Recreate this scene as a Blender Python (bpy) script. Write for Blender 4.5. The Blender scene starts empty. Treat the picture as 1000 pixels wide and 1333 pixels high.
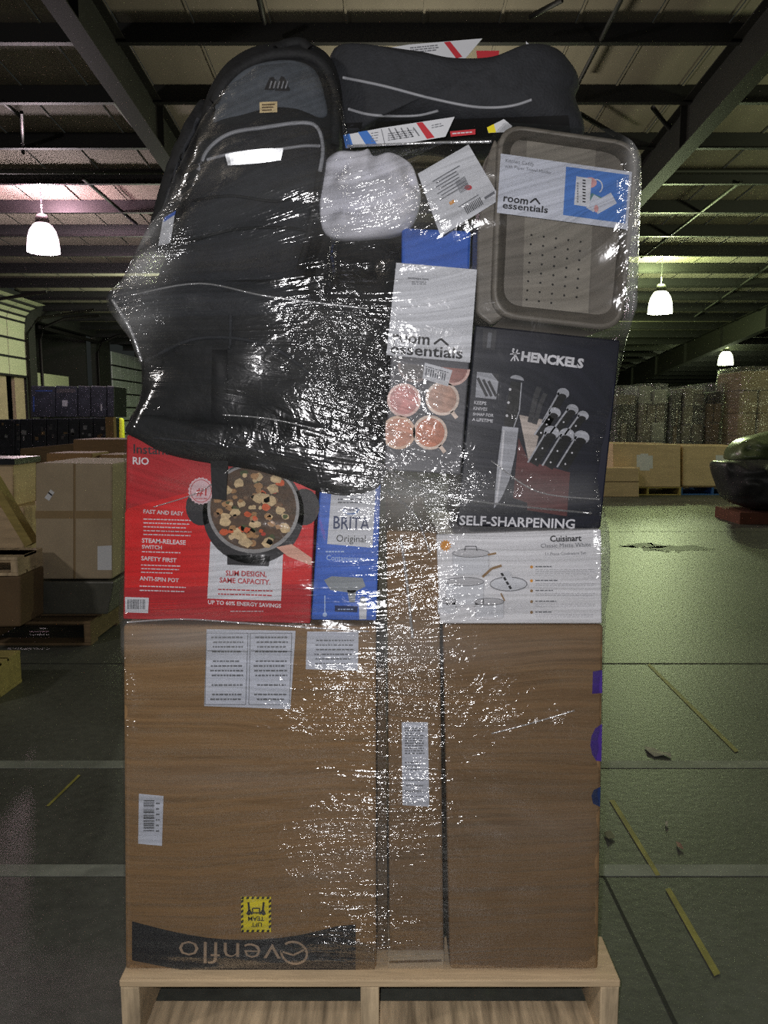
import bpy, math, random
import numpy as np
from mathutils import Vector, noise
from mathutils.bvhtree import BVHTree

R = random.Random(7)
SC = bpy.context.scene
COL = SC.collection

# ------------------------------------------------------------------ camera
CAM_H, PITCH, F = 1.28, math.radians(7.0), 1000.0
cam_d = bpy.data.cameras.new('camera')
cam_d.sensor_fit = 'HORIZONTAL'
cam_d.sensor_width = 36.0
cam_d.lens = 36.0 * F / 1000.0
cam_d.clip_start = 0.02
cam_d.clip_end = 200
cam = bpy.data.objects.new('camera', cam_d)
cam.location = (0, 0, CAM_H)
cam.rotation_euler = (math.radians(90) - PITCH, 0, 0)
COL.objects.link(cam)
SC.camera = cam
SC.view_settings.view_transform = 'Standard'
SC.view_settings.look = 'None'
SC.view_settings.gamma = 1.0
SC.view_settings.use_curve_mapping = False
SC.view_settings.exposure = 0.12
SC.cycles.use_denoising = False      # the glints are finer than a denoiser keeps
SC.cycles.sample_clamp_indirect = 1.5

# ------------------------------------------------------------------ light
world = bpy.data.worlds.new('night')
world.use_nodes = True
world.node_tree.nodes['Background'].inputs[0].default_value = (0.75, 0.85, 0.80, 1)
world.node_tree.nodes['Background'].inputs[1].default_value = 0.018
SC.world = world


def light(name, loc, power, col, radius=0.1):
    d = bpy.data.lights.new(name, 'POINT')
    d.energy = power
    d.color = col
    d.shadow_soft_size = radius
    o = bpy.data.objects.new(name, d)
    o.location = loc
    COL.objects.link(o)
    return o


# the phone's own flash, beside its lens, and unseen lights added for the hall
light('phone_flash', (-0.035, 0.0, CAM_H + 0.03), 62.0, (1.0, 0.97, 0.96), 0.012)
LAMP_PINK = (1.0, 0.60, 0.72)
LAMP_GREEN = (0.80, 1.0, 0.42)
LAMP_WARM = (1.0, 0.93, 0.72)
light('unseen_hall_light', (0.6, 11.0, 4.0), 130, LAMP_WARM, 0.25)  # added out of sight behind the stack to brighten the roof
light('unseen_hall_light', (9.5, 10.5, 4.3), 320, (0.92, 1.0, 0.58), 0.25)
light('unseen_hall_light', (-6.4, -1.5, 4.6), 330, (1.0, 0.94, 0.88), 0.25)
light('unseen_hall_light', (4.5, 0.0, 4.6), 60, (1.0, 0.97, 0.85), 0.25)
light('unseen_hall_light', (7.2, 27.0, 4.0), 400, LAMP_GREEN, 0.25)
light('unseen_hall_light', (-6.0, 22.5, 3.7), 330, (0.93, 1.0, 0.72), 0.25)  # added out of sight to brighten the dock door panels


# ------------------------------------------------------------------ helpers
cp, sp_ = math.cos(PITCH), math.sin(PITCH)
EYE = Vector((0, 0, CAM_H))


def ray(px, py):
    u, v = (px - 500.0) / F, (py - 666.5) / F
    return Vector((u, cp - v * sp_, -(sp_ + v * cp)))


def at(px, py, Y):
    d = ray(px, py)
    return EYE + d * (Y / d.y)


def floor_at(px, py, z=0.0):
    d = ray(px, py)
    return EYE + d * ((z - CAM_H) / d.z)


def lin(c):
    out = []
    for v in c:
        v /= 255.0
        out.append(v / 12.92 if v <= 0.04045 else ((v + 0.055) / 1.055) ** 2.4)
    return tuple(out) + (1.0,)


MATS = {}


def mat(name, col, rough=0.6, metal=0.0, spec=0.5, var=0.0, scale=8.0, stretch=(1, 1, 1), bump=0.0, bscale=None, emit=None, sheen=0.0):
    if name in MATS:
        return MATS[name]
    m = bpy.data.materials.new(name)
    m.use_nodes = True
    nt = m.node_tree
    b = nt.nodes['Principled BSDF']
    b.inputs['Base Color'].default_value = lin(col)
    b.inputs['Roughness'].default_value = rough
    b.inputs['Metallic'].default_value = metal
    b.inputs['Specular IOR Level'].default_value = spec
    if sheen:
        b.inputs['Sheen Weight'].default_value = sheen
    if emit:
        b.inputs['Emission Color'].default_value = lin(emit[0])
        b.inputs['Emission Strength'].default_value = emit[1]
    if var or bump:
        tc = nt.nodes.new('ShaderNodeTexCoord')
        mp = nt.nodes.new('ShaderNodeMapping')
        mp.inputs['Scale'].default_value = stretch
        nt.links.new(tc.outputs['Object'], mp.inputs['Vector'])
        n = nt.nodes.new('ShaderNodeTexNoise')
        n.inputs['Scale'].default_value = scale
        n.inputs['Detail'].default_value = 6
        n.inputs['Roughness'].default_value = 0.6
        nt.links.new(mp.outputs[0], n.inputs['Vector'])
        if var:
            r = nt.nodes.new('ShaderNodeMapRange')
            r.inputs['From Min'].default_value = 0.3
            r.inputs['From Max'].default_value = 0.7
            r.inputs['To Min'].default_value = 1 - var
            r.inputs['To Max'].default_value = 1 + var
            nt.links.new(n.outputs['Fac'], r.inputs['Value'])
            mx = nt.nodes.new('ShaderNodeMix')
            mx.data_type = 'RGBA'
            mx.blend_type = 'MULTIPLY'
            mx.inputs['Factor'].default_value = 1
            mx.inputs['A'].default_value = lin(col)
            nt.links.new(r.outputs[0], mx.inputs['B'])
            nt.links.new(mx.outputs['Result'], b.inputs['Base Color'])
        if bump:
            n2 = n
            if bscale:
                n2 = nt.nodes.new('ShaderNodeTexNoise')
                n2.inputs['Scale'].default_value = bscale
                n2.inputs['Detail'].default_value = 4
                nt.links.new(mp.outputs[0], n2.inputs['Vector'])
            bp = nt.nodes.new('ShaderNodeBump')
            bp.inputs['Strength'].default_value = bump
            bp.inputs['Distance'].default_value = 0.01
            nt.links.new(n2.outputs['Fac'], bp.inputs['Height'])
            nt.links.new(bp.outputs[0], b.inputs['Normal'])
    MATS[name] = m
    return m


class MB:
    """collects geometry, in world coordinates, for ONE mesh object"""

    def __init__(self):
        self.v, self.f, self.mi, self.sm, self.mats = [], [], [], [], []

    def add(self, vs, fs, m, smooth=False):
        if m not in self.mats:
            self.mats.append(m)
        k = self.mats.index(m)
        o = len(self.v)
        self.v += [Vector(p) for p in vs]
        for f in fs:
            self.f.append(tuple(i + o for i in f))
            self.mi.append(k)
            self.sm.append(smooth)
        return self

    def prism(self, pts, d, m):
        """front polygon pts (seen clockwise or not) pushed along vector d"""
        n = len(pts)
        d = Vector(d)
        vs = [Vector(p) for p in pts] + [Vector(p) + d for p in pts]
        fs = [tuple(range(n)), tuple(range(2 * n - 1, n - 1, -1))]
        for i in range(n):
            j = (i + 1) % n
            fs.append((j, i, i + n, j + n))
        return self.add(vs, fs, m)

    def box(self, x0, x1, y0, y1, z0, z1, m):
        return self.prism([(x0, y0, z0), (x1, y0, z0), (x1, y0, z1), (x0, y0, z1)], (0, y1 - y0, 0), m)

    def beam(self, a, b, w, h, m, up=(0, 0, 1)):
        a, b = Vector(a), Vector(b)
        t = (b - a).normalized()
        s = t.cross(Vector(up)).normalized()
        u = s.cross(t)
        q = [a + s * w / 2 * i + u * h / 2 * j for i, j in ((-1, -1), (1, -1), (1, 1), (-1, 1))]
        return self.prism(q, b - a, m)

    def poly(self, pts, m):
        return self.add(pts, [tuple(range(len(pts)))], m)

    def tube(self, pts, r, m, n=8):
        pts = [Vector(p) for p in pts]
        vs, fs = [], []
        for i, p in enumerate(pts):
            t = (pts[min(i + 1, len(pts) - 1)] - pts[max(i - 1, 0)]).normalized()
            ref = Vector((0, 0, 1)) if abs(t.z) < 0.9 else Vector((1, 0, 0))
            s = t.cross(ref).normalized()
            u = s.cross(t)
            rr = r[i] if isinstance(r, (list, tuple)) else r
            for k in range(n):
                a = 2 * math.pi * k / n
                vs.append(p + s * math.cos(a) * rr + u * math.sin(a) * rr)
        for i in range(len(pts) - 1):
            for k in range(n):
                k2 = (k + 1) % n
                fs.append((i * n + k, i * n + k2, (i + 1) * n + k2, (i + 1) * n + k))
        fs.append(tuple(range(n)))
        fs.append(tuple(range(len(vs) - 1, len(vs) - n - 1, -1)))
        return self.add(vs, fs, m, True)

    def lathe(self, c, prof, m, n=24):
        c = Vector(c)
        vs, fs = [], []
        for r, z in prof:
            for k in range(n):
                a = 2 * math.pi * k / n
                vs.append(c + Vector((r * math.cos(a), r * math.sin(a), z)))
        for i in range(len(prof) - 1):
            for k in range(n):
                k2 = (k + 1) % n
                fs.append((i * n + k, i * n + k2, (i + 1) * n + k2, (i + 1) * n + k))
        return self.add(vs, fs, m, True)

    def bvh(self):
        return BVHTree.FromPolygons(self.v, self.f)

    def build(self, name, parent=None, bevel=0.0, seg=2, subsurf=0):
        off = parent_loc(parent)
        me = bpy.data.meshes.new(name)
        me.from_pydata([tuple(p - off) for p in self.v], [], self.f)
        for m in self.mats:
            me.materials.append(m)
        me.polygons.foreach_set('material_index', self.mi)
        me.polygons.foreach_set('use_smooth', self.sm)
        me.update()
        o = bpy.data.objects.new(name, me)
        COL.objects.link(o)
        if parent:
            o.parent = parent
        if bevel:
            md = o.modifiers.new('edge', 'BEVEL')
            md.width = bevel
            md.segments = seg
            md.limit_method = 'ANGLE'
        if subsurf:
            md = o.modifiers.new('smooth', 'SUBSURF')
            md.levels = md.render_levels = subsurf
        return o


def parent_loc(p):
    v = Vector((0, 0, 0))
    while p is not None:
        v = v + Vector(p.location)
        p = p.parent
    return v


def tag(o, label, cat, group=None):
    o['label'] = label
    o['category'] = cat
    if group:
        o['group'] = group
    return o


def thing(name, loc, label, cat, group=None):
    o = bpy.data.objects.new(name, None)
    o.empty_display_size = 0.1
    o.location = loc
    COL.objects.link(o)
    return tag(o, label, cat, group)


def struct(name, mb, parent=None, **k):
    o = mb.build(name, parent, **k)
    if parent is None:
        o['kind'] = 'structure'
    return o


TXT = {}


def glyphs(s, bold=0.0):
    if (s, bold) in TXT:
        return TXT[(s, bold)]
    c = bpy.data.curves.new('t', 'FONT')
    c.body = s
    c.size = 1.0
    c.resolution_u = 2
    c.offset = bold
    o = bpy.data.objects.new('t', c)
    COL.objects.link(o)
    dg = bpy.context.evaluated_depsgraph_get()
    me = bpy.data.meshes.new_from_object(o.evaluated_get(dg))
    vs = [(v.co.x, v.co.y) for v in me.vertices]
    fs = [tuple(p.vertices) for p in me.polygons]
    bpy.data.objects.remove(o)
    bpy.data.curves.remove(c)
    bpy.data.meshes.remove(me)
    x0 = min(v[0] for v in vs)
    x1 = max(v[0] for v in vs)
    vs = [(x - x0, y) for x, y in vs]
    TXT[(s, bold)] = (vs, fs, x1 - x0)
    return TXT[(s, bold)]


def ell(cx, cy, rx, ry, n=24, a0=0.0, a1=2 * math.pi, rot=0.0):
    out = []
    full = abs(a1 - a0 - 2 * math.pi) < 1e-6
    for i in range(n if full else n + 1):
        a = a0 + (a1 - a0) * i / n
        x, y = rx * math.cos(a), ry * math.sin(a)
        out.append((cx + x * math.cos(rot) - y * math.sin(rot), cy + x * math.sin(rot) + y * math.cos(rot)))
    return out


class Print:
    """ink and paper lying on a flat vertical face; picture points are taken from the photograph and put on the face's plane"""

    def __init__(self, Y, mb=None, base=0.0006):
        self.Y, self.mb, self.base = Y, mb or MB(), base

    def p(self, px, py, k):
        q = at(px, py, self.Y)
        q.y = self.Y - self.base - 0.0003 * k
        return q

    def poly(self, pts, m, k=0):
        q = [self.p(x, y, k) for x, y in pts]
        # keep the face turned to the viewer
        a = 0
        for i in range(len(q)):
            j = (i + 1) % len(q)
            a += q[i].x * q[j].z - q[j].x * q[i].z
        if a < 0:
            q.reverse()
        self.mb.poly(q, m)

    def rect(self, x0, y0, x1, y1, m, k=0):
        self.poly([(x0, y0), (x1, y0), (x1, y1), (x0, y1)], m, k)

    def stroke(self, pts, w, m, k=1):
        for (a, b), (c, d) in zip(pts[:-1], pts[1:]):
            L = math.hypot(c - a, d - b) or 1
            nx, ny = -(d - b) / L * w / 2, (c - a) / L * w / 2
            self.poly([(a + nx, b + ny), (c + nx, d + ny), (c - nx, d - ny), (a - nx, b - ny)], m, k)

    def text(self, s, p0, p1, m, k=1, bold=0.0, hs=1.0):
        vs, fs, w = glyphs(s, bold)
        A, B = self.p(*p0, k), self.p(*p1, k)
        u = B - A
        sc = u.length / w
        u.normalize()
        v = Vector((-u.z, 0, u.x))
        self.mb.add([A + u * x * sc + v * y * sc * hs for x, y in vs], fs, m)

    def lines(self, x0, y0, x1, y1, n, m, k=1, w=1.2, skew=0.0):
        """n rows of small print too fine to read"""
        for i in range(n):
            y = y0 + (y1 - y0) * (i + 0.5) / n
            x = x0
            end = x1 - (R.random() * 0.3 * (x1 - x0) if i % 3 == 2 else R.random() * 2)
            while x < end - 1:
                l = min(R.uniform(2.0, 6.0), end - x)
                sl = skew * (x - x0)
                self.poly([(x, y + sl - w / 2), (x + l, y + sl + skew * l - w / 2), (x + l, y + sl + skew * l + w / 2), (x, y + sl + w / 2)], m, k)
                x += l + 1.0

    def bars(self, x0, y0, x1, y1, m, k=1, vertical=True, n=16):
        t = 0.0
        L = 1.0
        for i in range(n):
            a = (i + R.random() * 0.4) / n
            b = min(1, a + R.uniform(0.25, 0.6) / n)
            if vertical:
                self.rect(x0 + (x1 - x0) * a, y0, x0 + (x1 - x0) * b, y1, m, k)
            else:
                self.rect(x0, y0 + (y1 - y0) * a, x1, y0 + (y1 - y0) * b, m, k)


def spline(pts, n=6, closed=True):
    out = []
    N = len(pts)
    P = [Vector((p[0], p[1], 0)) if len(p) == 2 else Vector(p) for p in pts]
    rng = N if closed else N - 1
    for i in range(rng):
        p0 = P[(i - 1) % N] if closed or i > 0 else P[i]
        p1, p2 = P[i], P[(i + 1) % N]
        p3 = P[(i + 2) % N] if closed or i + 2 < N else p2
        for k in range(n):
            t = k / n
            q = 0.5 * ((2 * p1) + (p2 - p0) * t + (2 * p0 - 5 * p1 + 4 * p2 - p3) * t * t + (3 * p1 - p0 - 3 * p2 + p3) * t ** 3)
            out.append(q)
    if not closed:
        out.append(P[-1])
    return out


def puff(outline, Y, depth, bulge, m, mb=None, rings=14, wrinkle=0.006, wscale=9.0, c=None, power=2.4, seed=0.0, back=0.6, n=6):
    """a stuffed soft body: its silhouette from the front, swollen towards the viewer and to the back"""
    mb = mb or MB()
    o = spline(outline, n)
    W = [at(p.x, p.y, Y) for p in o]
    cen = at(*c, Y) if c else sum(W, Vector()) / len(W)
    N = len(W)
    vs, fs = [], []
    S = [(math.sin(math.pi / 2 * i / rings)) for i in range(1, rings + 1)]
    rows = []
    vs.append(cen + Vector((0, -bulge, 0)))
    for s in S:
        row = []
        for w in W:
            q = cen + (w - cen) * s
            q.y = Y - bulge * (1 - s ** power) ** (1 / power)
            q += Vector((0, -1, 0)) * wrinkle * (noise.noise(Vector((q.x, seed, q.z * 1.7)) * wscale) + 0.5 * noise.noise(Vector((q.x, seed + 3, q.z)) * wscale * 2.7)) * min(1.0, (1 - s) * 6 + 0.25)
            row.append(len(vs))
            vs.append(q)
        rows.append(row)
    for s in reversed(S[1::3]):
        row = []
        for w in W:
            q = cen + (w - cen) * s * 0.98
            q.y = Y + depth * (1 - (s * 0.98) ** 3) ** (1 / 3)
            row.append(len(vs))
            vs.append(q)
        rows.append(row)
    for k in range(N):
        fs.append((0, rows[0][k], rows[0][(k + 1) % N]))
    for a, b in zip(rows[:-1], rows[1:]):
        for k in range(N):
            k2 = (k + 1) % N
            fs.append((a[k], b[k], b[k2], a[k2]))
    fs.append(tuple(rows[-1]))
    # outward faces
    if (W[1] - W[0]).cross(cen - W[0]).y > 0:
        fs = [tuple(reversed(f)) for f in fs]
    mb.add(vs, fs, m, True)
    return mb


def on(b, px, py, lift=0.002):
    d = ray(px, py).normalized()
    h = b.ray_cast(EYE, d)
    if h[0] is None:
        return None
    return h[0] - d * lift


def skin_poly(b, pts, m, mb, lift=0.003, nu=6, nv=3):
    """a four-cornered patch of cloth, paper or ink laid on a curved body"""
    vs, fs = [], []
    (a, bb, c, d) = pts
    for j in range(nv + 1):
        for i in range(nu + 1):
            s, t = i / nu, j / nv
            x = (a[0] * (1 - s) + bb[0] * s) * (1 - t) + (d[0] * (1 - s) + c[0] * s) * t
            y = (a[1] * (1 - s) + bb[1] * s) * (1 - t) + (d[1] * (1 - s) + c[1] * s) * t
            q = on(b, x, y, lift)
            if q is None:
                q = vs[-1] if vs else at(x, y, 1.6)
            vs.append(q)
    for j in range(nv):
        for i in range(nu):
            k = j * (nu + 1) + i
            fs.append((k, k + nu + 1, k + nu + 2, k + 1))
    mb.add(vs, fs, m, True)


def skin_line(b, pts, r, m, mb, lift=0.002, n=8):
    o = spline(pts, 6, closed=False)
    q = [on(b, p.x, p.y, lift) for p in o]
    q = [x for x in q if x is not None]
    if len(q) > 2:
        mb.tube(q, r, m, n)


# ------------------------------------------------------------------ materials
M_CARD = mat('cardboard', (142, 110, 72), 0.75, var=0.10, scale=5, stretch=(1, 1, 9), bump=0.15, bscale=30)
M_CARD2 = mat('cardboard_brown', (128, 100, 68), 0.75, var=0.10, scale=4, stretch=(1, 1, 10), bump=0.15, bscale=30)
M_CARDG = mat('cardboard_grey', (168, 152, 128), 0.8, var=0.12, scale=5, bump=0.15)
M_CARDD = mat('cardboard_dark', (104, 84, 60), 0.85, var=0.15, scale=6)
M_TAPE = mat('tape', (150, 128, 96), 0.3, var=0.05)
M_PAPER = mat('paper', (214, 216, 222), 0.6, var=0.03)
M_PAPERB = mat('paper_bluish', (206, 210, 222), 0.5, var=0.03)
M_INK = mat('ink', (34, 34, 38), 0.6)
M_INKG = mat('ink_grey', (112, 114, 120), 0.6)
M_WOOD = mat('pallet_wood', (198, 174, 140), 0.8, var=0.16, scale=4, stretch=(1.5, 12, 12), bump=0.3)
M_WOODG = mat('pallet_wood_worn', (186, 166, 136), 0.85, var=0.5, scale=6, stretch=(8, 0.8, 1), bump=0.3)
M_WOODD = mat('old_wood', (112, 92, 66), 0.85, var=0.25, scale=4, stretch=(2, 10, 10))
M_WOODY = mat('yellow_wood', (158, 142, 84), 0.85, var=0.2, scale=4, stretch=(2, 10, 10))
M_PLY = mat('plywood', (202, 178, 142), 0.7, var=0.12, scale=3, stretch=(1, 1, 6))
M_BLACKF = mat('black_fabric', (17, 18, 21), 0.75, var=0.25, scale=40, bump=0.35, bscale=60)
M_GREYF = mat('charcoal_fabric', (40, 42, 47), 0.8, var=0.2, scale=60, bump=0.3, bscale=200)
M_STEELF = mat('slate_fabric', (84, 90, 98), 0.75, var=0.15, scale=40, bump=0.25, bscale=120)
M_PIPE = mat('grey_piping', (150, 152, 158), 0.45)
M_SILVER = mat('reflective_tape', (250, 252, 255), 0.42, metal=1.0)
M_RED = mat('box_red', (184, 34, 42), 0.45, var=0.04)
M_RED2 = mat('box_bright_red', (214, 32, 34), 0.45, var=0.04)
M_WHITE = mat('box_white', (226, 226, 230), 0.5, var=0.02)
M_BLUE = mat('box_blue', (62, 108, 206), 0.45, var=0.05)
M_BLUED = mat('box_navy_ink', (28, 46, 92), 0.45)
M_NAVY = mat('box_navy', (15, 18, 36), 0.42, var=0.1)
M_POT = mat('pot_black', (42, 40, 44), 0.5)
M_ORANGE = mat('ink_orange', (222, 150, 48), 0.5)
M_YELLOW = mat('sticker_yellow', (240, 222, 40), 0.5)
M_MUGBOX = mat('mugbox_grey', (92, 92, 98), 0.5, var=0.08)
M_PLASTIC = mat('taupe_plastic', (122, 116, 107), 0.45, var=0.04, scale=20)
M_PLASTIC2 = mat('taupe_plastic_light', (146, 140, 129), 0.5, var=0.08, scale=14, stretch=(1, 1, 6))
M_STEEL = mat('dark_steel', (26, 26, 28), 0.6, var=0.15, scale=3)
M_STEELR = mat('rafter_steel', (25, 24, 23), 0.6, var=0.15, scale=3)
M_BAG = mat('black_plastic', (50, 50, 54), 0.42, var=0.3, scale=6, bump=0.6, bscale=7)
M_CLOTHW = mat('white_cloth', (226, 226, 236), 0.85, var=0.03, bump=0.2, bscale=40)
M_PURPLE = mat('ink_purple', (66, 40, 130), 0.5)
M_DARKBOX = mat('dark_box', (34, 36, 44), 0.35, var=0.4, scale=5)


def film_material(name, gloss, haze, rough, streak, crumple, scale=(2.2, 2.2, 46.0), tint=(0.95, 0.955, 0.965, 1), dist=0.003, attrs=False):
    m = bpy.data.materials.new(name)
    m.use_nodes = True
    nt = m.node_tree
    nt.nodes.clear()
    N, L = nt.nodes.new, nt.links.new
    out = N('ShaderNodeOutputMaterial')
    tr = N('ShaderNodeBsdfTransparent')
    tr.inputs[0].default_value = tint
    gl = N('ShaderNodeBsdfGlossy')
    gl.inputs['Color'].default_value = (0.95, 0.95, 0.97, 1)
    gl.inputs['Roughness'].default_value = rough
    df = N('ShaderNodeBsdfDiffuse')
    df.inputs[0].default_value = (0.72, 0.73, 0.75, 1)
    tc = N('ShaderNodeTexCoord')
    src = tc.outputs['Object']
    if attrs:
        # wrinkles follow the pull of the film: 'pull' is each point's level along the taut lines
        at_p, at_w, at_l = N('ShaderNodeAttribute'), N('ShaderNodeAttribute'), N('ShaderNodeAttribute')
        at_p.attribute_name, at_w.attribute_name, at_l.attribute_name = 'pull', 'wrinkling', 'layer_haze'
        sx = N('ShaderNodeSeparateXYZ')
        L(src, sx.inputs[0])
        cx = N('ShaderNodeCombineXYZ')
        L(sx.outputs[0], cx.inputs[0])
        L(sx.outputs[1], cx.inputs[1])
        L(at_p.outputs['Fac'], cx.inputs[2])
        src = cx.outputs[0]

    def nz(sc, stretch, detail, dist=0.0, w=0.0, rot=(0, 0, 0)):
        mp = N('ShaderNodeMapping')
        mp.inputs['Scale'].default_value = stretch
        mp.inputs['Location'].default_value = (w, w * 1.7, w * 0.6)
        mp.inputs['Rotation'].default_value = rot
        L(src, mp.inputs['Vector'])
        n = N('ShaderNodeTexNoise')
        n.inputs['Scale'].default_value = sc
        n.inputs['Detail'].default_value = detail
        n.inputs['Distortion'].default_value = dist
        L(mp.outputs[0], n.inputs['Vector'])
        return n

    def rng(src, a, b, c, d):
        r = N('ShaderNodeMapRange')
        r.inputs[1].default_value, r.inputs[2].default_value, r.inputs[3].default_value, r.inputs[4].default_value = a, b, c, d
        L(src, r.inputs[0])
        return r.outputs[0]

    def mul(a, b, op='MULTIPLY'):
        n = N('ShaderNodeMath')
        n.operation = op
        for i, x in enumerate((a, b)):
            if isinstance(x, (int, float)):
                n.inputs[i].default_value = x
            else:
                L(x, n.inputs[i])
        return n.outputs[0]

    s1 = nz(1.6, scale, 2.5, 0.6, rot=(0, 0.07, 0))         # long taut pulls round the load
    s2 = nz(16, (0.8, 0.8, 4.5), 2.5, 1.2, 4.0, rot=(0, -0.1, 0))
    cr = nz(30, (1, 1, 1.3), 3, 1.6, 9.0)                   # crumple
    mask = rng(nz(2.6, (0.8, 0.8, 1.6), 3, 0.4, 13.0).outputs['Fac'], 0.36, 0.6, 0.35, 1.0)
    h = mul(mul(s1.outputs['Fac'], streak), mul(mul(s2.outputs['Fac'], streak * 0.9), mul(cr.outputs['Fac'], crumple), 'ADD'), 'ADD')
    h = mul(h, mul(mask, at_w.outputs['Fac']) if attrs else mask)
    bp = N('ShaderNodeBump')
    bp.inputs['Strength'].default_value = 1.0
    bp.inputs['Distance'].default_value = dist
    L(h, bp.inputs['Height'])
    L(bp.outputs[0], gl.inputs['Normal'])
    # milky haze of overlapping film in broad level bands, with painted sheen
    band = nz(1.2, (0.5, 0.5, 9.0), 3, 0.2, 21.0, rot=(0, 0.05, 0))
    bandv = rng(band.outputs['Fac'], 0.38, 0.66, 0.3, 1.0)
    m1 = N('ShaderNodeMixShader')
    L(mul(bandv, at_l.outputs['Fac']) if attrs else mul(bandv, haze), m1.inputs[0])
    L(tr.outputs[0], m1.inputs[1])
    L(df.outputs[0], m1.inputs[2])
    m2 = N('ShaderNodeMixShader')
    L(mul(rng(s1.outputs['Fac'], 0.35, 0.7, 0.4, 1.0), gloss), m2.inputs[0])
    L(m1.outputs[0], m2.inputs[1])
    L(gl.outputs[0], m2.inputs[2])
    L(m2.outputs[0], out.inputs[0])
    return m


M_FILM = film_material('stretch_film', 0.30, 0.035, 0.12, 1.0, 1.3, scale=(1.4, 1.4, 80.0), dist=0.0048, attrs=True)
M_FOLD = film_material('stretch_film_fold', 0.55, 0.35, 0.16, 1.0, 1.1, scale=(3, 3, 30), dist=0.004)
M_FILMBG = film_material('stretch_film_thick', 0.22, 0.08, 0.2, 0.6, 2.2, scale=(2, 2, 10), dist=0.02)


def floor_material():
    m = mat('concrete', (80, 82, 77), 0.55, var=0.22, scale=1.3, bump=0.12, bscale=40)
    nt = m.node_tree
    b = nt.nodes['Principled BSDF']
    N, L = nt.nodes.new, nt.links.new
    base = b.inputs['Base Color'].links[0].from_socket
    tc = N('ShaderNodeTexCoord')
    # fine speckle and scuffs
    n1 = N('ShaderNodeTexNoise')
    n1.inputs['Scale'].default_value = 30
    n1.inputs['Detail'].default_value = 8
    L(tc.outputs['Object'], n1.inputs['Vector'])
    n2 = N('ShaderNodeTexNoise')
    n2.inputs['Scale'].default_value = 0.8
    n2.inputs['Detail'].default_value = 10
    n2.inputs['Distortion'].default_value = 0.8
    L(tc.outputs['Object'], n2.inputs['Vector'])
    cr = N('ShaderNodeValToRGB')
    cr.color_ramp.elements[0].position = 0.35
    cr.color_ramp.elements[0].color = (0.62, 0.62, 0.62, 1)
    cr.color_ramp.elements[1].position = 0.62
    cr.color_ramp.elements[1].color = (1.25, 1.25, 1.22, 1)
    mxa = N('ShaderNodeMath')
    mxa.operation = 'MULTIPLY_ADD'
    mxa.inputs[1].default_value = 0.35
    L(n1.outputs['Fac'], mxa.inputs[0])
    sc = N('ShaderNodeMath')
    sc.operation = 'MULTIPLY'
    sc.inputs[1].default_value = 0.65
    L(n2.outputs['Fac'], sc.inputs[0])
    L(sc.outputs[0], mxa.inputs[2])
    L(mxa.outputs[0], cr.inputs[0])
    mx = N('ShaderNodeMix')
    mx.data_type = 'RGBA'
    mx.blend_type = 'MULTIPLY'
    mx.inputs['Factor'].default_value = 1
    L(base, mx.inputs['A'])
    L(cr.outputs[0], mx.inputs['B'])
    L(mx.outputs['Result'], b.inputs['Base Color'])
    b.inputs['Roughness'].default_value = 0.5
    return m


M_FLOOR = floor_material()
M_BAND = mat('worn_white_paint', (128, 132, 124), 0.6, var=0.3, scale=9)
M_YLINE = mat('worn_yellow_paint', (142, 136, 66), 0.6, var=0.35, scale=14)
M_JOINT = mat('floor_joint', (38, 40, 36), 0.8)
M_ROOF = mat('roof_sheet', (148, 141, 127), 0.8, var=0.12, scale=1.2, stretch=(2, 0.4, 1))
M_WALLD = mat('wall_dark', (48, 50, 46), 0.8, var=0.15, scale=1)
M_DOORP = mat('dock_door_panel', (196, 202, 168), 0.6, var=0.06, scale=1)
M_DOORW = mat('dock_door_white', (206, 216, 214), 0.6, var=0.06, scale=1)

# ------------------------------------------------------------------ the hall
XL, XR, YB = -10.9, 27.0, 44.0


def roof_z(y):
    return 6.94 - 0.08 * y


b = MB()
b.add([(XL, -8, 0), (XR, -8, 0), (XR, YB, 0), (XL, YB, 0)], [(0, 1, 2, 3)], M_FLOOR)
struct('floor', b)
b = MB()
for i in range(40):
    x0 = XL + (XR - XL) * i / 40
    x1 = XL + (XR - XL) * (i + 1) / 40
    for xa, xb, dz in ((x0, x0 + 0.03, -0.02), (x0 + 0.03, x1, 0.0)):
        b.add([(xa, -8, roof_z(-8) + dz), (xb, -8, roof_z(-8) + dz), (xb, YB, roof_z(YB) + dz), (xa, YB, roof_z(YB) + dz)], [(3, 2, 1, 0)], M_ROOF)
struct('ceiling', b)
b = MB()
b.box(XL - 0.2, XR + 0.2, YB, YB + 0.2, 0, 4.2, M_WALLD)
struct('wall_back', b)
b = MB()
b.prism([(XR, -8, 0), (XR + 0.2, -8, 0), (XR + 0.2, -8, 7.6), (XR, -8, 7.6)], (0, YB + 8, 0), M_WALLD)
struct('wall_right', b)

# left wall with three dock openings
DOORS = ((20.3, 23.7), (24.5, 29.6), (31.1, 34.9))
DTOP = 4.3
b = MB()
ys = [-8.0]
for a, c in DOORS:
    ys += [a, c]
ys.append(YB)
for i in range(0, len(ys), 2):
    b.box(XL - 0.2, XL, ys[i], ys[i + 1], 0, 6.6 - 0.06 * ys[i], M_WALLD)
for a, c in DOORS:
    b.box(XL - 0.2, XL, a, c, DTOP, 5.0, M_WALLD)
struct('wall_left', b)

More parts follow.
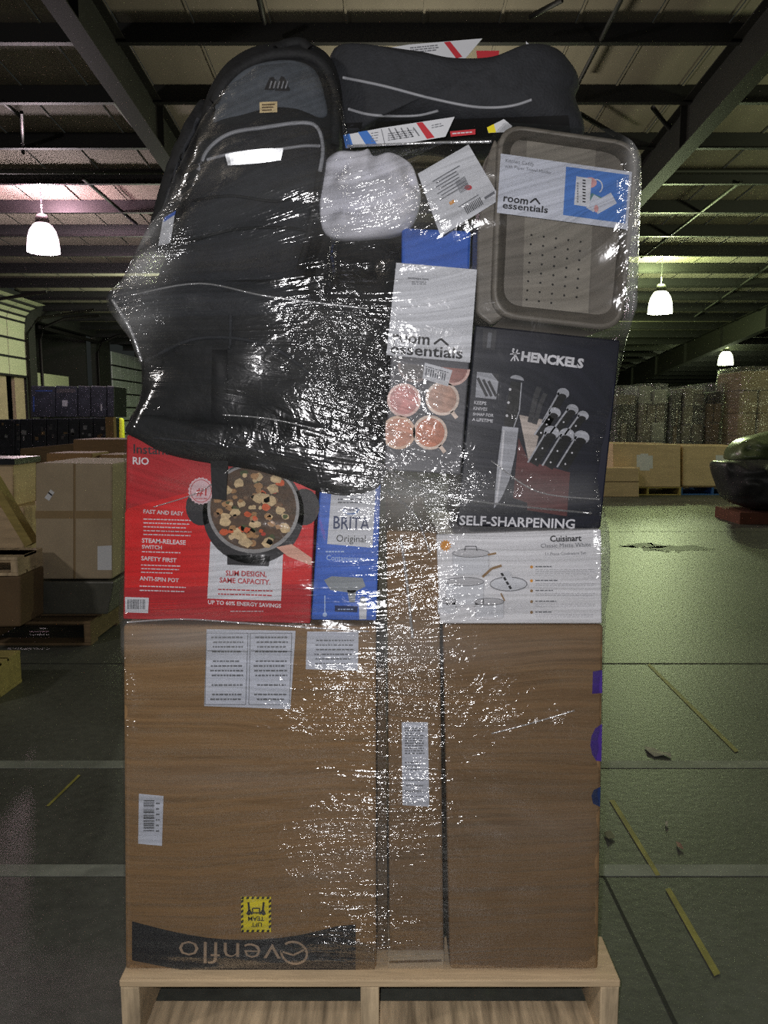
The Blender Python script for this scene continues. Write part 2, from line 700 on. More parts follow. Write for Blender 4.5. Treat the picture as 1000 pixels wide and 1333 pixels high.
# dock door 1: raised half way, its upper panels bending into the track
def dock_panels(name, ya, yb, z0, z1, n, m, curve, cols=3, xo=0.06):
    b = MB()
    pts = [(XL + xo, z0 + (z1 - z0) * i / n) for i in range(n + 1)]
    if curve:
        for k in range(1, 5):
            a = k / 4 * math.radians(75)
            pts.append((pts[n][0] + 0.9 * (1 - math.cos(a)), pts[n][1] + 0.55 * math.sin(a)))
    for (x0, za), (x1, zb) in zip(pts[:-1], pts[1:]):
        for c in range(cols):
            a = ya + (yb - ya) * c / cols + 0.02
            e = ya + (yb - ya) * (c + 1) / cols - 0.02
            g = 0.04
            b.prism([(x0, a, za + g), (x0, e, za + g), (x1, e, zb), (x1, a, zb)], (-0.05, 0, 0), m)
        b.beam((x0 - 0.01, ya, za + 0.01), (x0 - 0.01, yb, za + 0.01), 0.06, 0.07, M_STEEL, up=(1, 0, 0))
    o = struct(name, b)
    return o


d1 = dock_panels('door_1', 20.3, 23.7, 2.5, 4.1, 3, M_DOORP, True)
b = MB()
for y in (20.35, 23.65):
    b.tube([(XL + 0.12, y, 0.1), (XL + 0.12, y, 3.8), (XL + 0.5, y, 4.25), (XL + 2.2, y, 4.5)], 0.045, M_STEELR, 6)
b.build('track', d1)
b = MB()
b.box(XL - 0.12, XL - 0.02, 21.9, 22.5, 0, 2.5, M_CARDG)
b.box(XL - 0.12, XL - 0.02, 23.0, 23.6, 0, 2.5, M_CARDG)
b.build('pad', d1)
# dock door 2: open, the dark trailer standing outside
b = MB()
for y in (24.6, 29.5):
    b.tube([(XL + 0.1, y, 0.1), (XL + 0.1, y, 3.7), (XL + 0.25, y, 4.1), (XL + 0.9, y, 4.35), (XL + 2.0, y, 4.45)], 0.05, M_STEELR, 6)
b.beam((XL + 0.1, 24.6, 4.1), (XL + 0.1, 29.5, 4.1), 0.08, 0.1, M_STEELR)
d2 = struct('door_2', b)
b = MB()
b.box(XL - 6.2, XL - 0.4, 24.4, 24.5, 0.2, 4.4, M_WALLD)
b.box(XL - 6.2, XL - 0.4, 29.6, 29.7, 0.2, 4.4, M_WALLD)
b.box(XL - 6.3, XL - 6.2, 24.4, 29.7, 0.2, 4.4, M_STEEL)
b.box(XL - 6.3, XL - 0.4, 24.4, 29.7, 4.4, 4.5, M_STEEL)
b.box(XL - 6.3, XL - 0.4, 24.4, 29.7, 0.1, 0.2, M_STEEL)
b.build('trailer_lining', d2)
b = MB()
b.box(XL - 0.35, XL - 0.28, 24.9, 27.6, 1.5, 2.72, M_DOORP)
b.build('panel', d2)
# dock door 3: shut, white, ribbed
d3 = dock_panels('door_3', 31.1, 34.9, 0.05, 3.9, 7, M_DOORW, False, cols=4)

# roof steel: purlins across, tapered rafters along, and slack brace rods
b = MB()
for k in range(-9, 23):
    y = 10.15 + 1.5 * k
    if y > YB - 0.5 or y < -6:
        continue
    zt = roof_z(y) - 0.01
    b.box(XL, XR, y - 0.006, y + 0.006, zt - 0.26, zt, M_STEEL)
    b.box(XL, XR, y - 0.09, y, zt - 0.265, zt - 0.252, M_STEEL)
    b.box(XL, XR, y, y + 0.09, zt - 0.012, zt, M_STEEL)
o = b.build('purlins')
o['kind'] = 'structure'
o.name = 'trim_1'
for i, x in enumerate((-3.3, 4.4, 12.0, 19.6)):
    b = MB()
    for (ya, yb) in ((-7, 18), (18, YB)):
        za, zb = roof_z(ya) - 0.24, roof_z(yb) - 0.24
        ha, hb = (0.62, 0.62) if yb == 18 else (0.62, 0.95)
        b.prism([(x - 0.01, ya, za - ha), (x + 0.01, ya, za - ha), (x + 0.01, ya, za), (x - 0.01, ya, za)], (0, 0, 0.0001), M_STEELR) if False else None
        v = [(x - 0.008, ya, za - ha), (x + 0.008, ya, za - ha), (x + 0.008, ya, za), (x - 0.008, ya, za), (x - 0.008, yb, zb - hb), (x + 0.008, yb, zb - hb), (x + 0.008, yb, zb), (x - 0.008, yb, zb)]
        q = [(0, 1, 2, 3), (7, 6, 5, 4), (0, 4, 5, 1), (1, 5, 6, 2), (2, 6, 7, 3), (3, 7, 4, 0)]
        b.add(v, q, M_STEELR)
        b.beam((x, ya, za - ha), (x, yb, zb - hb), 0.24, 0.016, M_STEELR)
        b.beam((x, ya, za), (x, yb, zb), 0.24, 0.016, M_STEELR)
        n = 8
        for j in range(n):
            yy = ya + (yb - ya) * j / n
            t = j / n
            hh = ha + (hb - ha) * t
            zz = za + (zb - za) * t
            b.box(x - 0.1, x + 0.1, yy, yy + 0.012, zz - hh, zz, M_STEELR)
    o = b.build('trim_%d' % (i + 2))
    o['kind'] = 'structure'
# sloping flange braces, cable and conduit under the roof
def rods(name, segs, r, m):
    b = MB()
    for a, c in segs:
        b.tube([a, c], r, m, 6)
    o = b.build(name)
    o['kind'] = 'structure'


def up_at(px, py, drop=0.25):
    d = ray(px, py)
    # where the line of sight meets the roof lowered by drop
    t = (roof_z(0) - drop - CAM_H) / (d.z + 0.08 * d.y)
    return EYE + d * t


def mkrods(lst, r):
    return [(up_at(*p), up_at(*q)) for p, q in lst]


rods('trim_6', mkrods([((815, -12), (748, 118)), ((965, 236), (835, 335)), ((1003, 345), (905, 412))], 0), 0.03, M_STEEL)
rods('trim_7', mkrods([((148, 132), (218, 218)), ((108, 232), (178, 292)), ((850, 140), (872, 168)), ((755, 148), (800, 175))], 0), 0.035, M_STEEL)
rods('trim_8', mkrods([((3, 132), (28, 152)), ((28, 146), (30, 199)), ((336, -6), (344, 30)), ((690, 22), (732, 0))], 0), 0.03, M_STEEL)
b = MB()
b.tube([(XL, 13.9, roof_z(13.9) - 0.32), (XR, 13.9, roof_z(13.9) - 0.32)], 0.05, M_STEELR, 8)
o = b.build('trim_9')
o['kind'] = 'structure'
# a small green-lit window far off in the back wall
b = MB()
pa, pb = at(876, 466, YB - 0.02), at(912, 482, YB - 0.02)
b.box(pa.x, pb.x, YB - 0.06, YB - 0.01, pb.z, pa.z, mat('lit_window', (60, 110, 70), 0.4, emit=((50, 110, 62), 0.35)))
struct('window_1', b)

# floor paint and joints
def floor_quad(b, pts, m, z):
    q = [floor_at(x, y) for x, y in pts]
    b.add([(p.x, p.y, z) for p in q], [tuple(range(len(q)))], m)


b = MB()
for y, w in ((2.72, 0.06), (2.047, 0.055)):
    b.box(-6, 9, y - w / 2, y + w / 2, 0.0, 0.0015, M_BAND)
struct('trim_10', b)
b = MB()
for seg in (((793, 1042), (800, 1042), (860, 1140), (854, 1141)), ((866, 1158), (873, 1157), (938, 1268), (930, 1272)), ((843, 866), (846, 864), (962, 978), (957, 980))):
    floor_quad(b, seg, M_YLINE, 0.0022)
for seg in (((60, 1050), (64, 1050), (105, 1010), (102, 1009)),):
    floor_quad(b, seg, M_YLINE, 0.0022)
struct('trim_11', b)
b = MB()
for y in (3.9, 8.6, 13.4):
    b.box(-10, 20, y - 0.008, y + 0.008, 0.0, 0.0012, M_JOINT)
floor_quad(b, ((779, 1128), (782, 1128), (886, 1340), (880, 1340)), M_JOINT, 0.0012)
struct('trim_12', b)
M_STAIN = mat('floor_stain', (44, 47, 40), 0.6, var=0.3, scale=5)
b = MB()
for cx, cy, rx, ry in ((880, 714, 36, 4), (840, 711, 22, 2.5)):
    q = [floor_at(x, y) for x, y in ell(cx, cy, rx, ry, 26)]
    b.add([(p.x + R.uniform(-.12, .12), p.y + R.uniform(-.12, .12), 0.001 + 0.0004 * (cx > 860)) for p in q], [tuple(range(26))], M_STAIN)
o = b.build('stain')
o['kind'] = 'structure'
o.name = 'trim_13'


# ------------------------------------------------------------------ high-bay lamps
def lamp(px, py, Y, label, glow, power, col):
    c = at(px, py, Y)
    r = 0.30
    t = thing('high_bay_lamp', (c.x, c.y, c.z - 0.28), label, 'lamp', 'high-bay lamps under the roof')
    b = MB()
    b.lathe(c, [(r, -0.28), (r * 0.99, -0.20), (r * 0.93, -0.02), (r * 0.80, 0.12), (r * 0.58, 0.22), (r * 0.42, 0.26)], glow, 28)
    b.lathe(c, [(r, -0.28), (r * 0.5, -0.265), (0.001, -0.26)], glow, 28)
    b.build('lamp_shade', t)
    b = MB()
    b.lathe(c, [(r * 0.44, 0.25), (r * 0.44, 0.34), (r * 0.3, 0.42), (0.04, 0.44), (0.001, 0.44)], M_STEELR, 20)
    b.build('ballast_housing', t)
    b = MB()
    b.tube([c + Vector((0, 0, 0.43)), Vector((c.x, c.y, roof_z(c.y) - 0.02))], 0.012, M_STEEL, 6)
    b.build('cord', t)
    light('lamp_light', (c.x, c.y, c.z - 0.45), power * 0.6, tuple(0.75 * v + 0.25 for v in col) if col[1] > 0.9 else tuple(0.4 * v + 0.6 for v in col), 0.25)
    light('lamp_light', (c.x, c.y + 0.0, c.z + 0.62), power * 0.4, col, 0.12)
    return t


G_PINK = mat('lamp_glow_pink', (255, 236, 244), 0.4, emit=((255, 225, 238), 5.0))
G_GREEN = mat('lamp_glow_green', (250, 255, 230), 0.4, emit=((246, 255, 215), 5.0))
for g_ in (G_PINK, G_GREEN):
    g_.cycles.emission_sampling = 'NONE'     # the point lamps carry their light
lamp(56, 309, 15.4, 'glowing bell-shaped lamp under the pinkly lit left roof', G_PINK, 700, LAMP_PINK)
lamp(860, 393, 19.9, 'larger glowing bell lamp right of the wrapped stack', G_GREEN, 900, LAMP_GREEN)
lamp(945, 466, 32.0, 'small far bell lamp above the wrapped pallets on the right', G_GREEN, 500, LAMP_GREEN)


# ------------------------------------------------------------------ pallets
def pallet(x0, x1, y0, y1, z0, label, m=M_WOOD, group=None, mtop=None, name='wooden_pallet', hh=0.14, ntop=7, along='x', cat='pallet'):
    t = thing(name, ((x0 + x1) / 2, (y0 + y1) / 2, z0), label, cat, group)
    s = hh / 0.14
    th = 0.016
    n = ntop
    W = y1 - y0
    bw = [0.135] + [0.09] * (n - 2) + [0.135]
    gap = (W - sum(bw)) / (n - 1)
    y = y0
    for i in range(n):
        MB().box(x0, x1, y, y + bw[i], z0 + hh - th, z0 + hh, m).build('deck_board', t, bevel=0.003)
        y += bw[i] + gap
    for x in (x0 + 0.02, (x0 + x1) / 2, x1 - 0.02):
        MB().box(x - 0.019, x + 0.019, y0 + 0.002, y1 - 0.002, z0 + th, z0 + hh - th, mtop or m).build('stringer', t, bevel=0.003)
    for y in (y0, (y0 + y1) / 2 - 0.06, y1 - 0.11):
        MB().box(x0, x1, y, y + 0.11, z0, z0 + th, mtop or m).build('bottom_board', t, bevel=0.003)
    return t


PF = 1.427
pL, pR = at(155, 1280, PF).x, at(808, 1280, PF).x
pallet(pL, pR, PF, PF + 1.219, 0.0, 'pale wooden pallet carrying the tall film-wrapped stack', mtop=M_WOODG, hh=0.15)

# ------------------------------------------------------------------ cartons of the stack
STACK = []          # meshes the film lies on


def carton(name, quad, Y, depth, label, cat, m, bevel=0.006, group=None, body='body'):
    """a box whose front face has the photographed corners (TL, TR, BR, BL) on the plane Y"""
    q = [at(x, y, Y) for x, y in quad]
    base = (q[2] + q[3]) / 2 + Vector((0, depth / 2, 0))
    t = thing(name, base, label, cat, group)
    b = MB().prism([q[3], q[2], q[1], q[0]], (0, depth, 0), m)
    STACK.append(b)
    b.build(body, t, bevel=bevel)
    return t


def rest(pts, z):
    return pts


Y1 = 1.458      # front of the lower cartons
# --- left carton
t = carton('shipping_carton', [(160, 814), (490, 816), (490, 1262), (163, 1262)], Y1, 0.80,
           'large brown carton at lower left of the stack with an upside-down black printed band', 'box', M_CARD)
pr = Print(Y1)
band = []
for i in range(13):
    s = i / 12
    x = 172 + (463 - 172) * s
    band.append((x, 1199 + 17 * math.sin(math.pi * min(1, s * 1.12)) * 1.1 + 12 * s - (8 * max(0, s - .8) / .2)))
low = []
for i in range(13):
    s = i / 12
    x = 463 + (172 - 463) * s
    low.append((x, 1264 if s < .75 else 1264 - 14 * (s - .75) / .25))
for i in range(12):
    a, c, d, e = band[i], band[i + 1], low[11 - i], low[12 - i]
    pr.poly([a, c, d, e], M_INK, 0)
M_LOGO = mat('logo_tan', (176, 152, 128), 0.5)
pr.text('venflo', (366, 1229), (233, 1224), M_LOGO, 1, -0.01, 0.82)
arc = ell(383, 1240, 17, 14, 20, -2.6, 3.0, 0.3)
pr.stroke(arc, 3, M_LOGO, 1)
pr.stroke([(366, 1238), (382, 1243), (396, 1236)], 2.5, M_LOGO, 1)
pr.mb.build('printed_band', t)
pr = Print(Y1)
pr.poly([(269, 819), (385, 821), (378, 923), (266, 919)], M_PAPERB, 0)
for k, (xa, xb) in enumerate(((270, 323), (327, 380))):
    for j in range(14):
        if j in (4, 9, 11):
            continue
        y = 828 + j * 6.2
        pr.lines(xa + 8 - R.random() * 5, y, xb - 8 + R.random() * 4, y + 3, 1, M_INKG, 1, 2.2)
    pr.stroke([(xa, 848 - 1), (xb, 848)], 1.0, M_INKG, 1)
    pr.stroke([(xa - 1, 824), (xb, 824), (xb - 3, 917), (xa - 3, 917), (xa - 1, 824)], 0.8, M_INKG, 1)
pr.mb.build('instruction_label', t)
pr = Print(Y1)
pr.poly([(400, 822), (467, 822), (466, 873), (398, 871)], M_PAPERB, 0)
for j in range(6):
    pr.lines(412 - R.random() * 4, 832 + j * 6, 458 + R.random() * 4, 835 + j * 6, 1, M_INKG, 1, 1.8)
pr.mb.build('small_label', t)
pr = Print(Y1)
pr.poly([(181, 1033), (213, 1036), (211, 1101), (180, 1098)], M_PAPERB, 0)
pr.bars(187, 1041, 201, 1083, M_INK, 1, False, 16)
pr.lines(203, 1042, 209, 1085, 6, M_INKG, 1, 2)
pr.mb.build('barcode_label', t)
pr = Print(Y1)
pr.rect(314, 1167, 353, 1213, M_YELLOW, 0)
for j in range(6):
    for yy in (1167, 1210):
        x = 315 + j * 6.6
        pr.poly([(x, yy), (x + 3.4, yy), (x + 2.2, yy + 3), (x - 1.2, yy + 3)], M_INK, 1)
for j in range(6):
    for xx in (314, 350):
        y = 1172 + j * 6.6
        pr.poly([(xx, y), (xx + 3, y - 2), (xx + 3, y + 1.6), (xx, y + 3.6)], M_INK, 1)
for sx in (-1, 1):          # two people carrying a box
    cx = 333.5
    pr.stroke([(cx + sx * 5, 1190), (cx + sx * 9, 1184), (cx + sx * 10, 1174)], 2.6, M_INK, 1)
    pr.stroke([(cx + sx * 9, 1184), (cx + sx * 12, 1190)], 2.2, M_INK, 1)
    pr.poly(ell(cx + sx * 9.5, 1189, 2.2, 2.2, 10), M_INK, 2)
pr.stroke([(329, 1182), (338, 1182), (338, 1188), (329, 1188), (329, 1182)], 1.6, M_INK, 1)
pr.text('TEAM', (344, 1193), (323, 1193), M_INK, 1, 0.02)
pr.text('LIFT', (341, 1201), (327, 1201), M_INK, 1, 0.02)
pr.mb.build('warning_sticker', t)
b = MB()
b.prism([at(463, 1225, Y1 - .001), at(488, 1232, Y1 - .001), at(488, 1262, Y1 - .001), at(463, 1262, Y1 - .001)][::-1], (0, 0.0008, 0), M_CARDD)
b.build('shaded_strip', t)  # darker strip paints the shaded recess beside the printed band

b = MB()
b.prism([at(491.5, 870, Y1 + .05), at(502, 870, Y1 + .05), at(505, 1262, Y1 + .06), at(491.5, 1262, Y1 + .06)][::-1], (0, 0.6, 0), M_CARDD)  # slab filling the gap; the recess's shade is in its dark colour
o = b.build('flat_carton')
tag(o, 'recessed carton coloured dark as in shade, in the gap left of the tall narrow carton', 'cardboard')

# --- tall narrow carton in the middle
t = carton('shipping_carton', [(503, 690), (572, 694), (578, 1240), (507, 1240)], Y1 + 0.012, 0.70,
           'tall narrow brown carton between the two large lower cartons', 'box', M_CARD2)
pr = Print(Y1 + 0.012)
pr.poly([(523, 940), (557, 940), (559, 1050), (524, 1048)], M_PAPERB, 0)
pr.lines(527, 946, 553, 982, 11, M_INKG, 1, 1.7)
pr.lines(527, 990, 548, 1004, 3, M_INKG, 1, 1.7)
pr.lines(527, 1012, 553, 1040, 4, M_INKG, 1, 1.2)
pr.mb.build('shipping_label', t)
b = MB()
b.prism([at(505, 1241, Y1 + .003), at(578, 1241, Y1 + .003), at(577, 1264, Y1 + .003), at(505, 1264, Y1 + .003)][::-1], (0, 0.5, 0), M_CARDG)
b.prism([at(507, 1251, Y1 + .0025), at(575, 1249, Y1 + .0025), at(575, 1252, Y1 + .0025), at(507, 1254, Y1 + .0025)][::-1], (0, 0.001, 0), M_CARDD)
o = b.build('flat_carton')
tag(o, 'flattened piece of cardboard on the pallet under the tall narrow carton', 'cardboard')
STACK.append(b)

# --- right carton
t = carton('shipping_carton', [(577, 814), (786, 814), (779, 1262), (586, 1262)], Y1, 0.80,
           'large brown carton at lower right of the stack with purple marks on its edge', 'box', M_CARD2)
for pts, m in (([(772, 874), (784, 872), (784, 902), (771, 903)], M_PURPLE), ([(784, 942), (775, 948), (770, 958), (768.5, 970), (771, 982), (776, 990), (783, 991)], M_PURPLE), ([(782, 1024), (773, 1028), (770, 1036), (772, 1046), (781, 1050)], M_BLUED)):
    pr = Print(Y1)
    pr.poly(pts, m, 0)
    pr.mb.build('purple_print', t)

# --- red cooker box
Y2 = 1.462
t = carton('cooker_box', [(165, 566), (413, 580), (404, 812), (160, 806)], Y2, 0.36,
           'red cooker box picturing a pot of food, at left above the lower cartons', 'box', M_RED, bevel=0.003)
pr = Print(Y2)
sw = [(163, 668)]
for i in range(9):
    s = i / 8
    sw.append((166 + 246 * s, 662 - 42 * math.sin(s * 1.5) - 4 * s))
sw += [(404, 760), (163, 765)]
pr.poly(sw, M_RED2, 0)
pr.text('Instant', (174, 590), (220, 592), M_POT, 1, 0.01)
pr.text('RIO', (173, 604), (194, 605), M_WHITE, 1, 0.02)
pr.text('FAST AND EASY', (187, 668), (239, 671), M_WHITE, 2, 0.02)
pr.lines(187, 673, 250, 698, 5, M_PAPER, 2, 1.3, 0.03)
pr.text('STEAM-RELEASE', (185, 706), (242, 709), M_WHITE, 2, 0.02)
pr.text('SWITCH', (185, 714), (211, 715), M_WHITE, 2, 0.02)
pr.lines(185, 716, 236, 720, 1, M_PAPER, 2, 1.3, 0.03)
pr.text('SAFETY FIRST', (184, 729), (230, 732), M_WHITE, 2, 0.02)
pr.lines(184, 733, 235, 747, 3, M_PAPER, 2, 1.3, 0.03)
pr.text('ANTI-SPIN POT', (182, 755), (233, 758), M_WHITE, 2, 0.02)
pr.lines(182, 760, 243, 771, 2, M_PAPER, 2, 1.3, 0.03)
pr.text('UP TO 60% ENERGY SAVINGS', (271, 786), (366, 791), M_WHITE, 2, 0.02)
pr.lines(300, 794, 345, 797, 1, M_PAPER, 2, 0.9)
pr.lines(196, 781, 232, 797, 5, M_RED2, 2, 0.9)
pr.poly([(163, 777), (194, 778), (193, 798), (163, 797)], M_PAPER, 1)
pr.bars(166, 780, 190, 793, M_INK, 2, True, 18)
pr.mb.build('printed_words', t)
pr = Print(Y2)
pr.poly([(274, 705), (369, 712), (366, 782), (270, 779)], M_PAPER, 1)
pr.text('SLIM DESIGN,', (294, 749), (347, 751), M_RED, 2, 0.02, 1.1)
pr.text('SAME CAPACITY.', (286, 758), (352, 761), M_RED, 2, 0.02, 1.1)
pr.lines(284, 764, 356, 776, 2, M_RED, 2, 1.6, 0.03)
# the pot seen from above
pr.poly(ell(330, 668, 66, 66, 40), M_POT, 2)
for cx, cy, rx, ry in ((262, 660, 20, 24), (396, 660, 20, 24)):
    pr.poly(ell(cx, cy, rx, ry, 18), M_POT, 2)
pr.poly([(296, 722), (352, 724), (350, 737), (296, 735)], M_POT, 2)
pr.poly(ell(330, 662, 60, 58, 40), mat('pot_rim', (150, 148, 148), 0.4), 3)
pr.poly(ell(330, 661, 56, 54, 40), mat('stew_brown', (84, 62, 44), 0.6, var=0.4, scale=60), 4)
FOOD = [mat('food_cream', (206, 180, 138), 0.6, var=0.25, scale=120), mat('food_tan', (170, 128, 84), 0.6, var=0.3, scale=120), mat('food_carrot', (206, 92, 48), 0.6),
        mat('food_herb', (74, 84, 46), 0.6, var=0.3, scale=90), mat('food_mushroom', (122, 92, 66), 0.6, var=0.3, scale=90), mat('food_red', (180, 60, 44), 0.6)]
rr = random.Random(3)
for i in range(95):
    a, d = rr.random() * 6.283, math.sqrt(rr.random())
    x, y = 330 + 50 * d * math.cos(a), 662 + 48 * d * math.sin(a)
    m = rr.choices(FOOD, (5, 4, 1.4, 2.5, 3, 0.6))[0]
    r0 = rr.uniform(3, 8.5) if m is FOOD[0] else rr.uniform(2.5, 6)
    pr.poly([(x + r0 * rr.uniform(.7, 1.2) * math.cos(k * .7), y + r0 * rr.uniform(.6, 1.0) * math.sin(k * .7)) for k in range(9)], m, 5 + (i % 5))
pr.poly([(360, 712), (380, 708), (406, 726), (406, 736), (375, 724)], mat('spoon_pale', (220, 170, 150), 0.5), 6)
pr.mb.build('pot_picture', t)
pr = Print(Y2)
pr.poly([(262 + (17 if k % 2 else 15.6) * math.cos(k * math.pi / 20), 639 + (18 if k % 2 else 16.6) * math.sin(k * math.pi / 20)) for k in range(40)], mat('badge', (222, 190, 196), 0.5), 4)
pr.stroke(ell(262, 639, 13.5, 14.5, 24) + [ell(262, 639, 13.5, 14.5, 24)[0]], 0.8, M_RED, 5)
pr.text('#1', (256, 644), (269, 645), M_RED, 5, 0.02)
pr.lines(254, 647, 270, 651, 1, M_RED, 5, 1)
pr.mb.build('badge', t)

# --- blue filter box
t = carton('filter_box', [(417, 622), (496, 622), (490, 808), (405, 807)], Y2 + 0.006, 0.22,
           'narrow blue water filter box beside the red cooker box', 'box', M_BLUE, bevel=0.003)
pr = Print(Y2 + 0.006)
pr.poly([(432, 634), (489, 636), (485, 713), (426, 708)], M_PAPER, 0)
pr.stroke(ell(457, 662, 10, 7, 16, 0.1, 3.0), 2.4, mat('ink_mid_blue', (70, 110, 170), 0.5), 1)
pr.stroke(ell(457, 659, 9, 5, 16, 0.4, 2.8), 2.0, M_BLUED, 1)
pr.lines(440, 648, 474, 656, 2, M_INKG, 1, 2)
pr.text('BRITA', (434, 688), (481, 690), M_BLUED, 1, 0.01, 1.35)
pr.text('Original', (438, 705), (476, 706), M_INK, 1, 0.0, 1.1)
M_PALEB = mat('ink_pale_blue', (178, 200, 236), 0.5)
pr.lines(424, 716, 450, 720, 1, M_PALEB, 1, 2)
pr.text('Contaminants', (425, 729), (475, 731), M_PALEB, 1, 0.01, 1.1)
M_TAPG = mat('tap_grey', (150, 156, 160), 0.5)
pr.poly([(422, 755), (432, 750), (472, 752), (476, 763), (460, 772), (430, 768)], M_TAPG, 1)
pr.poly([(452, 768), (464, 768), (462, 784), (455, 784)], M_TAPG, 1)
pr.poly([(436, 788), (466, 789), (465, 797), (436, 796)], M_BLUED, 1)
pr.lines(440, 791, 462, 795, 1, M_PALEB, 2, 1.4)
pr.poly([(467, 784), (478, 784), (477, 806), (468, 806)], M_PAPER, 1)
pr.poly(ell(472.5, 781, 4, 5, 12), M_TAPG, 2)
pr.stroke([(423, 775), (423, 800)], 1.4, M_PALEB, 1)
pr.poly(ell(423, 800, 3, 3, 10), M_PALEB, 2)
pr.mb.build('printed_front', t)

# --- white cookware box
Y3 = 1.462
t = carton('cookware_box', [(568, 696), (783, 689), (784, 812), (573, 812)], Y3, 0.34,
           'white cookware box printed with pale pots, on the lower right carton', 'box', M_WHITE, bevel=0.003)
pr = Print(Y3)
M_OUT = mat('ink_outline', (120, 120, 124), 0.5)
M_COPPER = mat('ink_copper', (150, 120, 84), 0.5)
M_PALEG = mat('ink_pale', (190, 190, 194), 0.5)
pr.poly([(580 + (8 if k % 2 else 5.5) * math.cos(k * math.pi / 12), 710 + (8 if k % 2 else 5.5) * math.sin(k * math.pi / 12)) for k in range(24)], M_ORANGE, 0)
pr.text('Cuisinart', (716, 705), (757, 704), M_INK, 1, 0.025)
pr.text('Classic Matte White', (704, 713), (769, 711.5), M_INKG, 1, 0.0)
pr.text('11 Piece Cookware Set', (710, 723), (763, 721.5), M_INKG, 1, 0.0)
for i, y in enumerate((738, 756, 769, 783, 797)):
    pr.poly(ell(692, y, 2, 2, 10), M_ORANGE if i < 2 else M_COPPER, 1)
    pr.lines(697, y - 2, 720 + 6 * (i % 2), y + 1, 1, M_INKG, 1, 1.5)
    pr.lines(697, y + 2, 775, y + (10 if i == 0 else 7), 2 if i else 3, M_PALEG, 1, 1.0)


def pot_pic(cx, y0, rx, h, lid=True, loop=True):
    pr.poly([(cx - rx, y0), (cx + rx, y0), (cx + rx * .96, y0 + h), (cx - rx * .96, y0 + h)], M_PAPER, 1)
    pr.stroke([(cx - rx, y0), (cx - rx * .96, y0 + h)] + ell(cx, y0 + h, rx * .96, 3, 10, math.pi, 0) + [(cx + rx, y0)], 0.9, M_PALEG, 2)
    pr.poly(ell(cx, y0, rx, rx * .16 + 1.5, 24), M_PALEG, 2)
    pr.stroke(ell(cx, y0, rx, rx * .16 + 1.5, 24) + [(cx + rx, y0)], 0.9, M_OUT, 3)
    if loop:
        pr.stroke([(cx - 8, y0 - 3), (cx - 7, y0 - 9), (cx + 7, y0 - 9), (cx + 8, y0 - 3)], 1.4, M_OUT, 3)


pot_pic(613, 720, 24, 28)
pot_pic(605, 757, 25, 30, loop=False)
pot_pic(582, 782, 12, 16, loop=False)
pot_pic(637, 783, 19, 20, loop=False)
pr.stroke([(628, 751), (640, 740), (653, 736)], 3.2, M_COPPER, 4)
pr.stroke([(635, 722), (646, 720)], 2.5, M_COPPER, 4)
pr.poly(ell(662, 760, 24, 9, 26), M_PAPER, 2)
pr.stroke(ell(662, 760, 24, 9, 26) + [(686, 760)], 1.2, M_OUT, 3)
pr.stroke([(652, 772), (657, 782)], 2, M_COPPER, 3)
pr.mb.build('printed_front', t)
pr = Print(Y3)
pr.poly([(651, 746), (662, 742), (672, 764), (664, 769)], M_PAPER, 5)
for k in range(4):
    pr.poly([(651 + k * 3.4, 746 + k * 5.6), (654 + k * 3.4, 745 + k * 5.6), (656.4 + k * 3.4, 749 + k * 5.6), (653.4 + k * 3.4, 750 + k * 5.6)], M_INK, 6)
pr.mb.build('barcode_sticker', t)

# --- knife block box
Y4 = 1.474
t = carton('knife_block_box', [(619, 423), (808, 443), (782, 688), (595, 684)], Y4, 0.26,
           'navy knife block box picturing knives with white lettering, on the white cookware box', 'box', M_NAVY, bevel=0.003)
pr = Print(Y4)
M_WHITEI = mat('ink_white', (224, 224, 230), 0.5)
M_STEELI = mat('ink_steel', (176, 178, 186), 0.5, var=0.1, scale=40)
M_GREYI = mat('ink_knife_grey', (62, 62, 66), 0.5)
M_BLK = mat('ink_knife_black', (16, 16, 18), 0.4)
M_REDW = mat('ink_red_wood', (96, 50, 50), 0.5, var=0.15, scale=30)
M_PALEW = mat('ink_pale_wood', (196, 184, 176), 0.5, var=0.06)
pr.text('HENCKELS', (678, 469), (759, 479), M_WHITEI, 1, 0.05, 0.95)
# the twin-figure mark
pr.stroke([(667, 456), (670, 462), (670, 470)], 1.8, M_WHITEI, 1)
pr.stroke([(674, 455), (671, 462), (675, 470)], 1.8, M_WHITEI, 1)
pr.stroke([(664, 461), (677, 460)], 1.5, M_WHITEI, 1)
pr.poly(ell(668.5, 455, 1.7, 1.7, 8), M_WHITEI, 1)
pr.stroke([(665, 470), (669, 464)], 1.4, M_WHITEI, 1)
pr.poly([(629, 428), (647, 430), (644, 456), (628, 454)], M_GREYI, 0)
pr.stroke([(638, 433), (636, 453)], 5, M_INKG, 1)
pr.poly([(621, 484), (650, 487), (646, 520), (619, 517)], M_STEELI, 0)
for k in range(3):
    pr.stroke([(622 + k * 7, 492 + k * 2), (634 + k * 6, 516)], 3.6, M_GREYI, 1)
pr.poly([(640, 486), (650, 487), (649, 497)], M_GREYI, 1)
for i, s in enumerate(('KEEPS', 'KNIVES', 'SHARP FOR', 'A LIFETIME')):
    w = (16, 18, 27, 27)[i]
    x, y = 617 - i * 0.8, 526 + i * 7.2
    pr.text(s, (x, y), (x + w, y + w * 0.09), M_WHITEI, 1, 0.02, 1.0)
